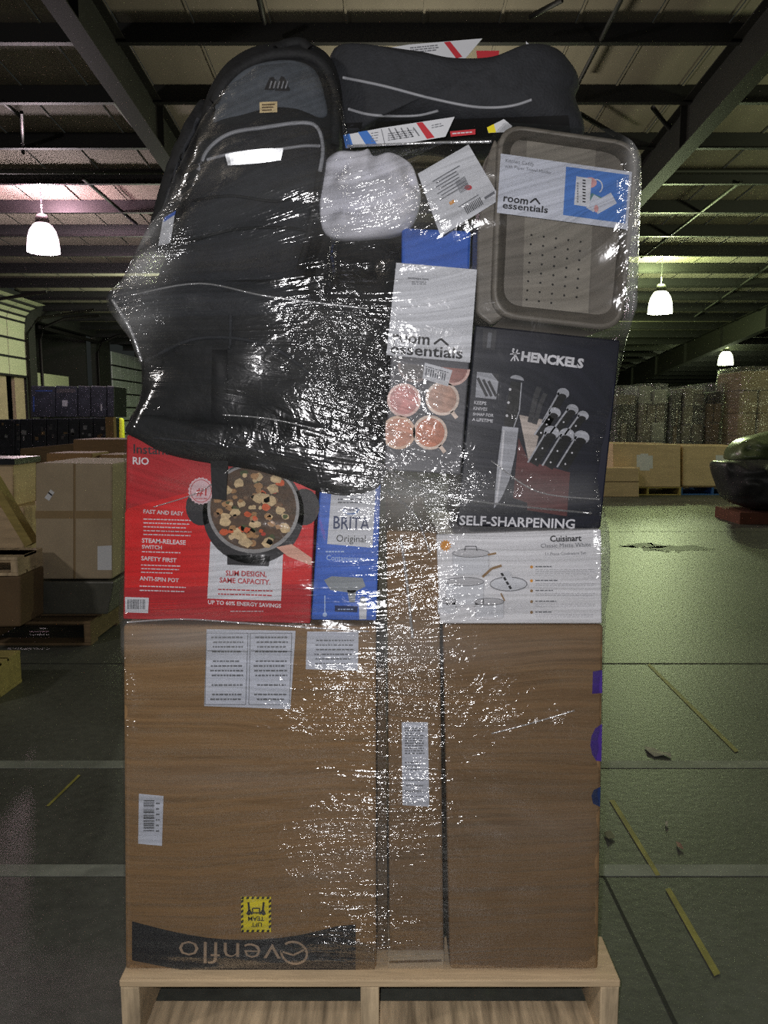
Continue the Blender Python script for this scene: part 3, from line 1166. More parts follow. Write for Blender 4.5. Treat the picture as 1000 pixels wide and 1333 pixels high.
# chef's knife
pr.poly([(665, 496), (679, 498), (676, 540), (672, 556), (656, 554), (661, 520)], M_BLK, 1)
pr.poly(ell(673, 494, 9, 5.5, 16, math.pi, 2 * math.pi, 0.2), M_STEELI, 2)
pr.stroke([(679, 498), (676, 535), (669, 556)], 1.4, M_STEELI, 2)
for x, y in ((664, 507), (662, 524), (660, 541)):
    pr.poly(ell(x, y, 1.8, 1.8, 8), M_WHITEI, 2)
pr.poly([(654, 555), (675, 557), (671, 590), (663, 625), (653, 648), (643, 662), (647, 610)], M_STEELI, 1)
pr.stroke([(656, 560), (652, 610), (646, 655)], 2.5, M_WHITEI, 2)
# block
pr.poly([(676, 540), (706, 546), (692, 608), (688, 600)], M_PALEW, 1)
pr.poly([(675, 570), (690, 604), (688, 655), (668, 648)], M_REDW, 1)
pr.poly([(688, 600), (742, 615), (738, 672), (686, 664)], M_REDW, 2)
# scissors
pr.stroke([(690, 550), (697, 518), (702, 504)], 7, M_GREYI, 2)
pr.stroke([(696, 552), (704, 525), (710, 512)], 6, M_GREYI, 2)
for x0, y0, x1, y1, w in ((711, 552, 733, 512, 11), (722, 566, 745, 533, 11), (701, 568, 722, 537, 11), (740, 568, 759, 541, 10), (694, 604, 718, 563, 14), (713, 608, 738, 566, 14), (732, 610, 757, 569, 14)):
    pr.stroke([(x0, y0), (x1, y1)], w, M_BLK, 3)
    pr.stroke([(x0 - w * .5, y0 - 2), (x1 - w * .5, y1 - 1)], 2.2, M_STEELI, 4)
    pr.poly(ell(x1, y1, w * .74, w * .62, 14, rot=0.25), M_STEELI, 4)
    pr.poly(ell(x1 - 1, y1 + w * .35, w * .5, w * .3, 12, rot=0.25), M_BLK, 5)
    for q in (0.15, 0.5):
        pr.poly(ell(x0 + (x1 - x0) * q, y0 + (y1 - y0) * q, 1.2, 1.2, 7), M_WHITEI, 5)
pr.mb.build('printed_front', t)
pr = Print(Y4)
pr.text('SELF-SHARPENING', (598, 683), (748, 688), M_WHITEI, 1, 0.02, 0.95)
pr.mb.build('lettering', t)

# --- mug box
Y5 = 1.462
t = carton('mug_box', [(516, 342), (621, 351), (600, 618), (500, 612)], Y5, 0.12,
           'slim grey box with white header and round mug pictures, left of the navy box', 'box', M_MUGBOX, bevel=0.003)
pr = Print(Y5)
pr.poly([(516, 342), (621, 351), (612, 472), (503, 462)], M_PAPER, 0)
pr.text('room', (511, 445), (559, 449), M_INK, 1, 0.02, 0.95)
pr.text('essentials', (508, 460), (602, 467), M_INK, 1, 0.02, 0.78)
pr.stroke([(565, 448), (574, 441), (584, 450)], 2.8, M_INK, 1)
pr.text('stoneware mugs', (531, 363), (558, 365), M_INKG, 1, 0.03)
pr.lines(536, 366, 556, 371, 2, M_INKG, 1, 1.2)
MUGS = ((540, 476, 22, (126, 110, 106), (58, 50, 48)), (590, 480, 22, (216, 178, 168), (150, 92, 82)), (526, 521, 22, (220, 180, 170), (186, 104, 98)), (576, 519, 22, (216, 196, 182), (178, 136, 116)),
        (519, 563, 22, (210, 170, 140), (184, 108, 66)), (560, 563, 22.5, (220, 198, 182), (190, 104, 58)))
for i, (x, y, r0, c1, c2) in enumerate(MUGS):
    x0 = 506 if y < 500 else 504 if y < 540 else 502
    def clip(pts):
        return [(max(px, x0), max(py, 471 + (px - 500) * .09) if y < 500 else py) for px, py in pts]
    pr.poly(clip(ell(x, y, r0, r0, 26)), mat('mug_rim_%d' % i, c1, 0.4), 1)
    pr.poly(clip(ell(x, y, r0 * .84, r0 * .84, 26)), mat('mug_drink_%d' % i, c2, 0.4, var=0.3, scale=60), 2)
    if i in (3, 5):
        pr.stroke([(x + r0 * .55, y + r0 * .75), (x + r0 * .85, y + r0 * 1.15)], 5, mat('mug_rim_%d' % i, c1), 1)
pr.mb.build('printed_front', t)
pr = Print(Y5)
pr.poly([(553, 472), (589, 482), (583, 503), (550, 493)], M_PAPER, 3)
for k in range(9):
    pr.poly([(555 + k * 3, 479 + k * .85), (556.6 + k * 3, 479.4 + k * .85), (555 + k * 3, 489 + k * .85), (553.4 + k * 3, 488.6 + k * .85)], M_INKG, 4)
pr.lines(554, 475, 584, 479, 1, M_INKG, 4, 1.4, 0.27)
pr.mb.build('price_sticker', t)

# --- blue box behind the mug box
t = carton('blue_box', [(523, 296), (614, 300), (612, 352), (523, 352)], 1.578, 0.05,
           'plain blue box peeping out between hang tag and mug box', 'box', M_BLUE)

# --- kitchen caddy, its open side turned to the viewer, in a paper sleeve
Y6 = 1.462


def round_rect(quad, r, n=6):
    out = []
    for i in range(4):
        a, p, c = Vector(quad[i - 1]), Vector(quad[i]), Vector(quad[(i + 1) % 4])
        u, v = (a - p).normalized(), (c - p).normalized()
        for k in range(n + 1):
            s = k / n
            q0, q1 = p + u * r, p + v * r
            out.append((q0 * (1 - s) ** 2 + p * 2 * s * (1 - s) + q1 * s * s))
    return [(q.x, q.y) for q in out]


outer = round_rect([(650, 160), (834, 186), (810, 432), (640, 412)], 34)
rimq = round_rect([(655, 165), (829, 190), (806, 426), (645, 407)], 31)
inner = round_rect([(656, 166.5), (827.5, 191.5), (805, 424.5), (646.5, 405.5)], 30)
deep = round_rect([(665, 178), (817, 198), (797, 412), (655, 396)], 24)
back = round_rect([(628, 172), (822, 196), (800, 432), (618, 416)], 30)
cbase = at(720, 425, Y6 + 0.07)
t = thing('kitchen_caddy', cbase, 'taupe plastic kitchen caddy in a white paper sleeve, at upper right of the stack', 'caddy')


def loft(loops, m, mb=None, smooth=True, cap=False):
    mb = mb or MB()
    vs, fs = [], []
    n = len(loops[0])
    for l in loops:
        vs += l
    for i in range(len(loops) - 1):
        for k in range(n):
            k2 = (k + 1) % n
            fs.append((i * n + k, (i + 1) * n + k, (i + 1) * n + k2, i * n + k2))
    if cap:
        fs.append(tuple(range((len(loops) - 1) * n, len(loops) * n)))
    mb.add(vs, fs, m, smooth)
    return mb


def loop(pts, Y):
    return [at(x, y, Y) for x, y in pts]


def shift(pts, Y):
    """the same loop pushed back without shrinking"""
    return [Vector((p.x, Y, p.z)) for p in pts]


L_out = loop(outer, Y6)
b = loft([shift(L_out, Y6 + 0.012), L_out, loop(rimq, Y6 - 0.004), loop(inner, Y6), loop(deep, Y6 + 0.06)], M_PLASTIC)
b.build('rim_and_walls', t)
STACK.append(b)
b = loft([loop(deep, Y6 + 0.0595), ], M_PLASTIC, cap=True)
pf = Print(Y6 + 0.058, base=0)
pf.poly([(686, 182), (776, 194), (766, 408), (680, 399)], M_PLASTIC2, 0)
for j in range(9):
    for i in range(5):
        x, y = 692 + i * 16 - j * 0.9, 306 + j * 12 + i * 2.2
        if y < 395:
            pf.poly(ell(x, y, 1.4, 1.4, 8), M_STEELR, 1)
pf.mb.v and b.add(pf.mb.v, pf.mb.f[:1], M_PLASTIC2)
hb = MB()
STACK.append(b)
b.build('floor_panel', t)
pf2 = Print(Y6 + 0.0575, base=0)
for j in range(9):
    for i in range(5):
        x, y = 692 + i * 16 - j * 0.9, 306 + j * 12 + i * 2.2
        if y < 395:
            pf2.poly(ell(x, y, 1.5, 1.5, 8), M_STEELR, 1)
pf2.mb.build('drain_holes', t)
b = loft([shift(L_out, Y6 + 0.012), [Vector((p.x * 0.99 - 0.012, Y6 + 0.12, p.z - 0.004)) for p in L_out]], M_PLASTIC, cap=True)
b.build('outer_shell', t)
# left flank turned towards the viewer
b = MB()
fl = [(650, 190), (647, 384), (660, 410), (640, 424), (620, 408), (622, 300), (632, 215), (645, 178)]
q = [at(x, y, Y6 + 0.02) for x, y in fl]
b.prism(q[::-1], (0, 0.09, 0), M_PLASTIC)
b.build('flank', t, bevel=0.01, seg=3)
STACK.append(b)
pr = Print(Y6 - 0.006)
SL = [(652, 200), (823, 224), (817, 299), (647, 277)]
pr.poly(SL, M_PAPERB, 0)
pr.text('Kitchen Caddy', (658, 211), (695, 216.5), M_INKG, 1, 0.0)
pr.text('with Paper Towel Holder', (657, 218), (718, 227), M_INKG, 1, 0.0)
pr.text('room', (655, 262), (687, 266.5), M_INK, 1, 0.02, 0.9)
pr.stroke([(690, 264), (697, 258.5), (703, 266)], 2.2, M_INK, 1)
pr.text('essentials', (654, 271), (713, 277.5), M_INK, 1, 0.02, 0.74)
pr.poly([(737, 217), (819, 228), (814, 291), (733, 280)], mat('picture_blue', (84, 130, 204), 0.45, var=0.06, scale=20), 1)
pr.poly(ell(768, 238, 9, 7, 14), mat('picture_pink', (214, 160, 160), 0.5), 2)
pr.stroke(ell(776, 243, 8, 9, 12, -1.8, 1.0), 1.6, M_PAPER, 3)
pr.stroke([(768, 256), (782, 262)], 10, mat('picture_teal', (96, 140, 140), 0.5), 2)
pr.stroke([(768, 262), (778, 268)], 20, M_PAPERB, 3)
pr.stroke([(774, 272), (799, 258)], 16, M_PAPERB, 4)
pr.poly(ell(776, 272, 3, 5, 10), mat('picture_pink', (214, 160, 160)), 5)
pr.mb.build('paper_sleeve', t)
STACK.append(pr.mb)
pr = Print(Y6 - 0.006)
pr.poly([(750, 230), (770, 233), (767, 270), (747, 267)], M_PAPER, 6)
for k in range(8):
    pr.poly([(758, 234 + k * 4), (762, 234.6 + k * 4), (762, 236.4 + k * 4), (758, 235.8 + k * 4)], M_INK, 7)
    pr.poly([(751, 238 + k * 3.4), (752.5, 238.2 + k * 3.4), (752.5, 240.4 + k * 3.4), (751, 240.2 + k * 3.4)], M_INKG, 7)
pr.mb.build('barcode_sticker', t)

# --- black bag across the middle left
bo = [(142, 386), (176, 374), (262, 368), (400, 366), (480, 396), (516, 440), (521, 500), (512, 560), (498, 600), (462, 612), (422, 608), (402, 570), (330, 566), (262, 562), (205, 558), (170, 552), (184, 520), (190, 470), (168, 425)]
bb = puff(bo, 1.52, 0.22, 0.085, M_BLACKF, wrinkle=0.012, wscale=11, c=(345, 490))
t = thing('duffel_bag', at(330, 640, 1.66), 'black fabric bag with pointed flap stuffed below the backpack, above the red box', 'bag')
bb.build('body', t)
STACK.append(bb)
B1 = bb.bvh()
fb = puff([(140, 384), (178, 372), (262, 366), (360, 370), (408, 392), (360, 412), (262, 416), (196, 420), (160, 402)], 1.455, 0.05, 0.018, M_GREYF, wrinkle=0.008, wscale=14, n=5)
fb.build('flap', t)
STACK.append(fb)
dr = puff([(163, 560), (186, 540), (250, 548), (330, 556), (410, 566), (470, 588), (502, 604), (492, 634), (455, 645), (415, 640), (385, 628), (340, 614), (300, 607), (255, 600), (215, 590), (184, 574)], 1.455, 0.004, 0.022, M_BLACKF, wrinkle=0.008, wscale=16, c=(340, 585), n=5)
dr.build('hanging_cloth', t)
STACK.append(dr)
Bd = dr.bvh()
for seq in ([(200, 570), (280, 578), (360, 590), (460, 612)], [(300, 566), (380, 582), (440, 606)]):
    s = MB()
    skin_line(Bd, seq, 0.003, M_GREYF, s, 0.0)
    if s.v:
        s.build('seam', t)
sb = MB()
skin_poly(B1, [(276, 455), (296, 455), (297, 600), (274, 598)], M_BLACKF, sb, 0.006, 2, 12)
p = [sb.v[-3].copy(), sb.v[-1].copy()]
q0, q1 = at(276, 648, 1.428), at(294, 650, 1.428)
sb.add([p[0], p[1], q1, q0], [(3, 2, 1, 0)], M_BLACKF)
sb.add([at(274, 600, 1.43), at(297, 600, 1.43), at(294, 651, 1.428), at(276, 649, 1.428)], [(3, 2, 1, 0)], M_BLACKF)
o = sb.build('strap', t)
md = o.modifiers.new('t', 'SOLIDIFY')
md.thickness = 0.003
for seq in ([(190, 470), (260, 440), (350, 450), (420, 500)], [(300, 380), (300, 440), (298, 455)]):
    s = MB()
    skin_line(B1, seq, 0.0035, M_GREYF, s, 0.002)
    if s.v:
        s.build('seam', t)

# --- black filler added for the dark interior between backpack, white cloth and mug box
db = puff([(398, 300), (440, 280), (540, 290), (628, 298), (640, 360), (600, 420), (530, 480), (450, 470), (400, 420)], 1.66, 0.2, 0.06, M_BLACKF, wrinkle=0.02, wscale=14)
o = db.build('dark_filler')
tag(o, 'black crumpled filler added for the dark hollow behind the mug box under streaked film', 'fabric')
STACK.append(db)

# --- white cloth
wc = puff([(421, 224), (428, 206), (446, 199), (470, 200), (480, 197), (487, 205), (508, 201), (530, 210), (541, 226), (548, 262), (530, 300), (470, 312), (424, 305), (416, 262)], 1.59, 0.10, 0.03, M_CLOTHW, wrinkle=0.03, wscale=13, n=5, power=3)
o = wc.build('folded_cloth')
tag(o, 'soft white bundled cloth under film beside the backpack', 'cloth')
STACK.append(wc)

# --- backpack with the reflective strip
bo = [(208, 396), (238, 300), (254, 225), (268, 150), (288, 104), (318, 76), (358, 63), (400, 62), (432, 82), (447, 130), (444, 200), (434, 280), (416, 345), (402, 400), (300, 410)]
pb = puff(bo, 1.66, 0.18, 0.10, M_BLACKF, wrinkle=0.006, c=(345, 260), power=3)
t = thing('backpack', at(320, 400, 1.72), 'black and grey backpack with mountain badge and shining reflective strip', 'backpack')
pb.build('body', t)
STACK.append(pb)
B2 = pb.bvh()
fp = [(276, 160), (288, 122), (312, 96), (345, 82), (385, 80), (412, 94), (424, 130), (424, 152), (395, 158), (340, 162), (300, 168)]
tp = puff(fp, 1.585, 0.04, 0.024, M_STEELF, wrinkle=0.004)
tp.build('top_panel', t)
B3 = tp.bvh()
pk = puff([(224, 372), (240, 300), (254, 225), (272, 188), (304, 166), (350, 160), (402, 154), (420, 166), (425, 205), (416, 265), (402, 320), (388, 372), (300, 380)], 1.565, 0.06, 0.045, M_GREYF, wrinkle=0.005, c=(330, 270), power=3)
pk.build('front_pocket', t)
STACK.append(pk)
B4 = pk.bvh()
s = MB()
skin_line(B4, [(258, 222), (272, 194), (300, 174), (345, 166), (395, 160), (414, 168), (420, 195), (416, 225)], 0.0042, M_PIPE, s, 0.0)
s.build('piping', t)
s = MB()
skin_line(B4, [(270, 208), (300, 200), (330, 196)], 0.003, M_PIPE, s)
s.build('piping', t)
s = MB()
skin_line(B4, [(366, 194), (395, 190), (416, 190)], 0.003, M_PIPE, s)
s.build('piping', t)
s = MB()
skin_line(B4, [(416, 225), (410, 262), (400, 310), (390, 350)], 0.008, M_BLACKF, s, 0.0)
s.build('side_band', t)
s = MB()
skin_line(B4, [(248, 262), (300, 255), (360, 262), (404, 250)], 0.003, M_BLACKF, s, 0.0)
skin_line(B4, [(236, 318), (300, 300), (360, 296), (398, 300)], 0.003, M_BLACKF, s, 0.0)
s.build('pocket_seam', t)
s = MB()
skin_line(B2, [(262, 215), (274, 150), (294, 108), (322, 84), (358, 72), (398, 72), (424, 90), (436, 130), (434, 190)], 0.012, M_BLACKF, s, 0.0)
s.build('padded_edge', t)
s = MB()
skin_line(B2, [(360, 66), (372, 58), (392, 56), (404, 66)], 0.010, M_BLACKF, s, 0.0)
if s.v:
    s.build('grab_handle', t)
# prismatic strip: little level ridges, their lower flanks facing down towards a viewer below
strip = MB()
NR, NC = 7, 16
for j in range(NR):
    top, low = [], []
    for i in range(NC + 1):
        u = i / NC
        tt = (j + 0.5) / NR
        x = 293 + 76 * u + 3.6 * tt * (1 - 2 * u)
        yt = 201 - 8 * u - 2.0 * math.sin(math.pi * u)
        yb = 215 - 7 * u + 1.0 * math.sin(math.pi * u)
        c = on(B4, x, yt + (yb - yt) * tt, 0.006)
        hz = (yb - yt) / NR / F * 1.5 * 0.53
        top.append(c + Vector((0, -hz * 0.31, hz)))
        low.append(c + Vector((0, hz * 0.31, -hz)))
    n = NC + 1
    strip.add(top + low, [(i, i + n, i + n + 1, i + 1) for i in range(NC)], M_SILVER)
strip.build('reflective_strip', t)['label'] = 'bright white reflective strip'
lg = MB()
for pts in ([(344, 117), (351, 101), (356, 100), (361, 108), (357, 117)], [(358, 117), (366, 99), (370, 100), (378, 117), (377, 118.5), (358, 118.5)]):
    q = [on(B3, x, y, 0.004) for x, y in pts]
    if all(x is not None for x in q):
        lg.poly(q[::-1], M_INK)
for k in range(5):
    x = 350 + k * 5.2
    q = [on(B3, xx, yy, 0.005) for xx, yy in ((x, 115), (x + 2, 115), (x + 4.5, 106), (x + 3, 105))]
    if all(v is not None for v in q):
        lg.poly(q, M_PIPE)
lg.build('mountain_badge', t)
lb = MB()
skin_poly(B3, [(338, 133), (361, 132), (361, 146), (338, 147)], mat('tag_cream', (226, 202, 150), 0.6), lb, 0.005, 3, 3)
for k in range(3):
    skin_poly(B3, [(341, 135.5 + k * 3.6), (358 - k * 2, 135 + k * 3.6), (358 - k * 2, 136.6 + k * 3.6), (341, 137.2 + k * 3.6)], M_CARDD, lb, 0.006, 3, 1)
lb.build('paper_tag', t)
# shoulder strap leaning out at the left
sp = puff([(196, 312), (210, 250), (232, 188), (258, 138), (270, 132), (274, 146), (262, 200), (250, 258), (238, 320), (214, 330)], 1.66, 0.05, 0.05, M_BLACKF, wrinkle=0.012, wscale=20)
sp.build('shoulder_strap', t)
STACK.append(sp)
Bs = sp.bvh()
s = MB()
skin_line(Bs, [(214, 270), (232, 215), (258, 155)], 0.004, M_GREYF, s)
s.build('strap_edge', t)
lb = MB()
B5 = pb.bvh()
q = [at(x, y, 1.545) for x, y in ((212, 286), (228, 276), (222, 316), (206, 320))]
lb.prism(q[::-1], (0, 0.001, 0), M_PAPER)
o = lb.build('hang_label', t)
q = [at(x, y, 1.544) for x, y in ((214, 283), (229, 274), (228, 279), (213, 289))]
MB().prism(q[::-1], (0, 0.0008, 0), M_BLUE).build('blue_tab', o)

# --- dark padded seat lying across the top
so = [(430, 80), (470, 74), (520, 80), (580, 91), (640, 89), (690, 72), (722, 76), (744, 98), (751, 118), (746, 136), (756, 182), (700, 186), (668, 178), (640, 176), (600, 176), (560, 168), (500, 170), (440, 186)]
ps = puff(so, 1.70, 0.26, 0.10, M_GREYF, wrinkle=0.006, wscale=8, c=(610, 125), power=3)
t = thing('padded_seat', at(600, 186, 1.83), 'dark grey padded curved seat with pale piping lying on top of the stack', 'seat')
ps.build('shell', t)
B6 = ps.bvh()
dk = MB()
skin_poly(B6, [(450, 160), (740, 150), (744, 182), (446, 186)], mat('shade_black', (14, 14, 16), 0.8), dk, 0.003, 14, 4)  # near-black patch paints the shadow along the seat's lower edge
dk.build('underside_shade', t)
for seq, r in (([(447, 101), (500, 112), (557, 127), (610, 138), (643, 140), (670, 137), (692, 130)], 0.0028), ([(454, 142), (480, 149), (512, 151), (545, 150), (571, 144)], 0.0028)):
    s = MB()
    skin_line(B6, seq, r, M_PIPE, s, 0.001)
    s.build('piping', t)
M_REDL = mat('label_red', (196, 52, 62), 0.5)
M_BLUEL = mat('label_blue', (66, 120, 200), 0.5)


def seat_label(pts, Y, stripes, name='care_label'):
    p_ = Print(Y, base=0.0)
    p_.poly(pts, M_PAPER, 0)
    for st, m in stripes:
        p_.poly(st, m, 1)
    return p_


p_ = seat_label([(447, 176), (500, 166), (592, 152), (580, 178), (520, 188), (450, 193)], 1.592,
                [([(447, 176), (455, 174), (460, 191), (450, 193)], M_BLUEL), ([(466, 172), (478, 170), (492, 189), (478, 191)], M_BLUEL), ([(542, 160), (550, 159), (566, 179), (556, 181)], M_REDL),
                 ([(496, 168), (497, 168), (502, 189), (501, 189)], M_INKG)])
for k in range(5):
    x = 506 + k * 8
    p_.stroke([(x, 167 + k * 1.0 - 1.2 * k), (x + 8, 182 - 1.2 * k)], 1.6, M_INKG, 2)
p_.lines(505, 173, 540, 184, 4, M_INKG, 2, 1.2, -0.15)
p_.lines(562, 162, 578, 168, 2, M_INKG, 2, 1.2, -0.2)
p_.lines(483, 172, 494, 186, 4, M_INKG, 2, 1.0, -0.15)
p_.mb.build('care_label', t)
p_ = Print(1.591, base=0)
p_.poly([(586, 171), (619, 168), (619, 175), (587, 178)], M_REDL, 0)
p_.lines(589, 172, 617, 176, 1, M_PAPER, 1, 1.5, -0.08)
p_.mb.build('red_label', t)
p_ = Print(1.591, base=0)
p_.poly([(634, 166), (656, 155), (667, 164), (660, 172), (636, 173)], M_PAPER, 0)
p_.poly([(634, 166), (643, 161.5), (646, 172.5), (636, 173)], M_YELLOW, 1)
p_.mb.build('small_label', t)
p_ = Print(1.80, base=0)
p_.poly([(483, 66), (532, 58), (628, 50), (606, 76), (490, 78)], M_PAPER, 0)
p_.poly([(484, 66), (496, 64), (500, 77), (490, 78)], M_BLUEL, 1)
p_.poly([(504, 63), (512, 62), (522, 78), (512, 78)], M_BLUEL, 1)
p_.poly([(578, 55), (586, 54), (602, 74), (594, 76)], M_REDL, 1)
p_.lines(534, 61, 572, 70, 3, M_INKG, 2, 1.4, -0.1)
o = p_.mb.build('care_label', t)
md = o.modifiers.new('t', 'SOLIDIFY')
md.thickness = 0.002
p_ = Print(1.80, base=0)
p_.poly([(620, 66), (650, 66), (649, 78), (622, 78)], M_REDL, 0)
o = p_.mb.build('red_label', t)
md = o.modifiers.new('t', 'SOLIDIFY')
md.thickness = 0.002
p_ = Print(1.80, base=0)
p_.poly([(685, 54), (704, 70), (686, 80)], M_PAPER, 0)
o = p_.mb.build('small_label', t)
md = o.modifiers.new('t', 'SOLIDIFY')
md.thickness = 0.002

# --- hang tag card
Y7 = 1.468
q = [at(x, y, Y7) for x, y in ((544, 226), (610, 188), (652, 259), (574, 308))]
t = thing('hang_tag', (q[3] + q[2]) / 2, 'tilted pale card tag with small print and barcode left of the caddy', 'tag')
b = MB().prism(q[::-1], (0, 0.0015, 0), M_PAPER)
b.build('card', t)
STACK.append(b)
pr = Print(Y7)


def tq(s, u):
    a, b_, c, d = (544, 226), (610, 188), (652, 259), (574, 308)
    return ((a[0] * (1 - s) + b_[0] * s) * (1 - u) + (d[0] * (1 - s) + c[0] * s) * u, (a[1] * (1 - s) + b_[1] * s) * (1 - u) + (d[1] * (1 - s) + c[1] * s) * u)


for k in range(7):
    pr.stroke([tq(0.18 + 0.05 * (k % 2), 0.22 + 0.05 * k), tq(0.6 + 0.1 * R.random(), 0.22 + 0.05 * k)], 1.4, M_INKG, 1)
for k in range(11):
    pr.stroke([tq(0.52 + k * 0.016, 0.40), tq(0.52 + k * 0.016, 0.60)], 0.8, M_INKG, 2)
    pr.stroke([tq(0.48 + k * 0.026, 0.80), tq(0.48 + k * 0.026, 0.93)], 1.1, M_INK, 2)
pr.poly(ell(*tq(0.66, 0.58), 5, 3.5, 12), M_REDL, 1)
pr.poly([tq(0.3, 0.62), tq(0.38, 0.62), tq(0.38, 0.67), tq(0.3, 0.67)], M_ORANGE, 1)
pr.stroke([tq(0.8, 0.86), tq(0.97, 0.86)], 3.5, M_INKG, 1)
pr.stroke([tq(0.4, 0.76), tq(0.75, 0.76)], 1.2, M_INKG, 1)
pr.mb.build('small_print', t)

# ------------------------------------------------------------------ stretch film round the whole load
def interp(tab, v):
    for (a, x), (c, y) in zip(tab[:-1], tab[1:]):
        if a <= v <= c:
            return x + (y - x) * (v - a) / (c - a)
    return tab[0][1] if v < tab[0][0] else tab[-1][1]


def zof(py):
    return at(500, py, 1.47).z


LEFT = [(250, 186), (290, 168), (330, 150), (365, 149), (385, 137), (402, 140), (440, 168), (480, 183), (520, 178), (570, 164), (640, 160), (800, 151), (815, 154), (900, 157), (1264, 160)]
RIGHT = [(160, 828), (185, 834), (205, 838), (300, 835), (400, 832), (430, 824), (520, 804), (620, 784), (660, 790), (690, 797), (760, 797), (800, 791), (900, 787), (1264, 780)]
TOP = [(0.00, 270), (0.04, 210), (0.10, 140), (0.16, 92), (0.23, 66), (0.32, 64), (0.38, 80), (0.405, 120), (0.42, 188), (0.55, 185), (0.70, 182), (0.73, 164), (0.94, 172), (0.98, 188), (1.0, 205)]
allv, allf = [], []
for s in STACK:
    o_ = len(allv)
    allv += s.v
    allf += [tuple(i + o_ for i in f) for f in s.f]
ALL = BVHTree.FromPolygons(allv, allf)
zt_tab = [(u, zof(y)) for u, y in TOP]
LZ = sorted((zof(y), at(x, y, 1.47).x) for y, x in LEFT)
RZ = sorted((zof(y), at(x, y, 1.47).x) for y, x in RIGHT)
NU, NT = 170, 300
zb = 0.156
Yg = np.full((NT + 1, NU + 1), np.nan)
Xg = np.zeros_like(Yg)
Zg = np.zeros_like(Yg)
for j in range(NT + 1):
    for i in range(NU + 1):
        u = i / NU
        z = zb + (interp(zt_tab, u) - zb) * j / NT
        xl, xr = interp(LZ, z), interp(RZ, z)
        x = xl + (xr - xl) * u
        Xg[j, i], Zg[j, i] = x, z
        h = ALL.ray_cast(Vector((x, 0.5, z)), Vector((0, 1, 0)))
        if h[0] is not None:
            Yg[j, i] = h[0].y
Yraw = np.where(np.isnan(Yg), 1.54, Yg)
Yraw = np.clip(Yraw, 1.40, 1.58)


def hull(xs, ys):
    """taut line over the nearest points of one level"""
    st = []
    for p in zip(xs, ys):
        while len(st) >= 2 and (st[-1][0] - st[-2][0]) * (p[1] - st[-2][1]) - (p[0] - st[-2][0]) * (st[-1][1] - st[-2][1]) <= 0:
            st.pop()
        st.append(p)
    return np.interp(xs, [q[0] for q in st], [q[1] for q in st])


Ys = np.array([0.75 * hull(Xg[j], Yraw[j]) + 0.25 * Yraw[j] for j in range(NT + 1)])
for _ in range(5):                      # taut film spans hollows: lowest neighbour, then smooth
    P = np.pad(Ys, 1, mode='edge')
    Ys = np.minimum.reduce([P[1:-1, 1:-1], P[:-2, 1:-1], P[2:, 1:-1], P[1:-1, :-2], P[1:-1, 2:]])
for _ in range(26):
    P = np.pad(Ys, 1, mode='edge')
    Ys = (P[1:-1, 1:-1] * 2 + P[:-2, 1:-1] + P[2:, 1:-1] + P[1:-1, :-2] + P[1:-1, 2:]) / 6
Ys = np.minimum(Ys, Yraw) - 0.006
YBACK = 2.42
NS, NBK = 16, 20
film = MB()
vs, rows = [], []
for j in range(NT + 1):
    row = []
    for i in range(NU + 1):
        u = i / NU
        x, z, y = Xg[j, i], Zg[j, i], Ys[j, i]
        e = min(u, 1 - u) * (Xg[j, -1] - Xg[j, 0])
        rr_ = 0.03
        if e < rr_:
            y += 0.028 * (1 - math.sqrt(max(0, 1 - (1 - e / rr_) ** 2)))
        y += 0.0035 * noise.noise(Vector((x * 3.0, 0.3, z * 38.0 + x * 2.0))) + 0.003 * noise.noise(Vector((x * 14, 5.0, z * 22)))
        row.append(Vector((x, y, z)))
    # right side, back, left side
    zr, zl = Zg[j, -1], Zg[j, 0]
    xr, xl = Xg[j, -1], Xg[j, 0]
    y0 = row[-1].y
    for k in range(1, NS + 1):
        s = k / NS
        row.append(Vector((xr - 0.01 * s + 0.004 * noise.noise(Vector((s * 9, 1, zr * 20))), y0 + (YBACK - y0) * s, zr)))
    for k in range(1, NBK):
        s = k / NBK
        row.append(Vector((xr + (xl - xr) * s, YBACK, zr + (zl - zr) * s)))
    y0 = row[0].y
    for k in range(0, NS):
        s = 1 - k / NS
        row.append(Vector((xl + 0.01 * s + 0.004 * noise.noise(Vector((s * 9, 7, zl * 20))), y0 + (YBACK - y0) * s, zl)))
    rows.append(row)
n = len(rows[0])
fs = []
for j in range(NT):
    for i in range(n):
        i2 = (i + 1) % n
        fs.append((j * n + i, j * n + i2, (j + 1) * n + i2, (j + 1) * n + i))
film.add([v for r in rows for v in r], fs, M_FILM, True)
o = film.build('stretch_film')
WR = [(440, 430, 65, 85, 1.15), (490, 520, 60, 45, 1.1), (490, 255, 80, 45, 1.3), (575, 290, 45, 40, .4), (525, 660, 60, 65, 1.7), (600, 620, 60, 25, .6), (680, 640, 110, 22, .45),
      (470, 930, 85, 60, 1.6), (430, 1110, 75, 55, 2.1), (530, 1060, 60, 50, 1.6), (545, 880, 55, 90, 1.5), (480, 1210, 70, 40, 2.2), (700, 940, 60, 25, .9), (640, 930, 90, 60, .7), (190, 310, 45, 75, 2.2), (330, 570, 160, 22, .45),
      (822, 300, 14, 170, 2.4), (800, 650, 18, 110, 2.2), (300, 100, 30, 40, .5), (580, 790, 60, 50, .55), (165, 900, 10, 100, .7), (690, 560, 60, 60, .15), (160, 420, 30, 60, .9)]
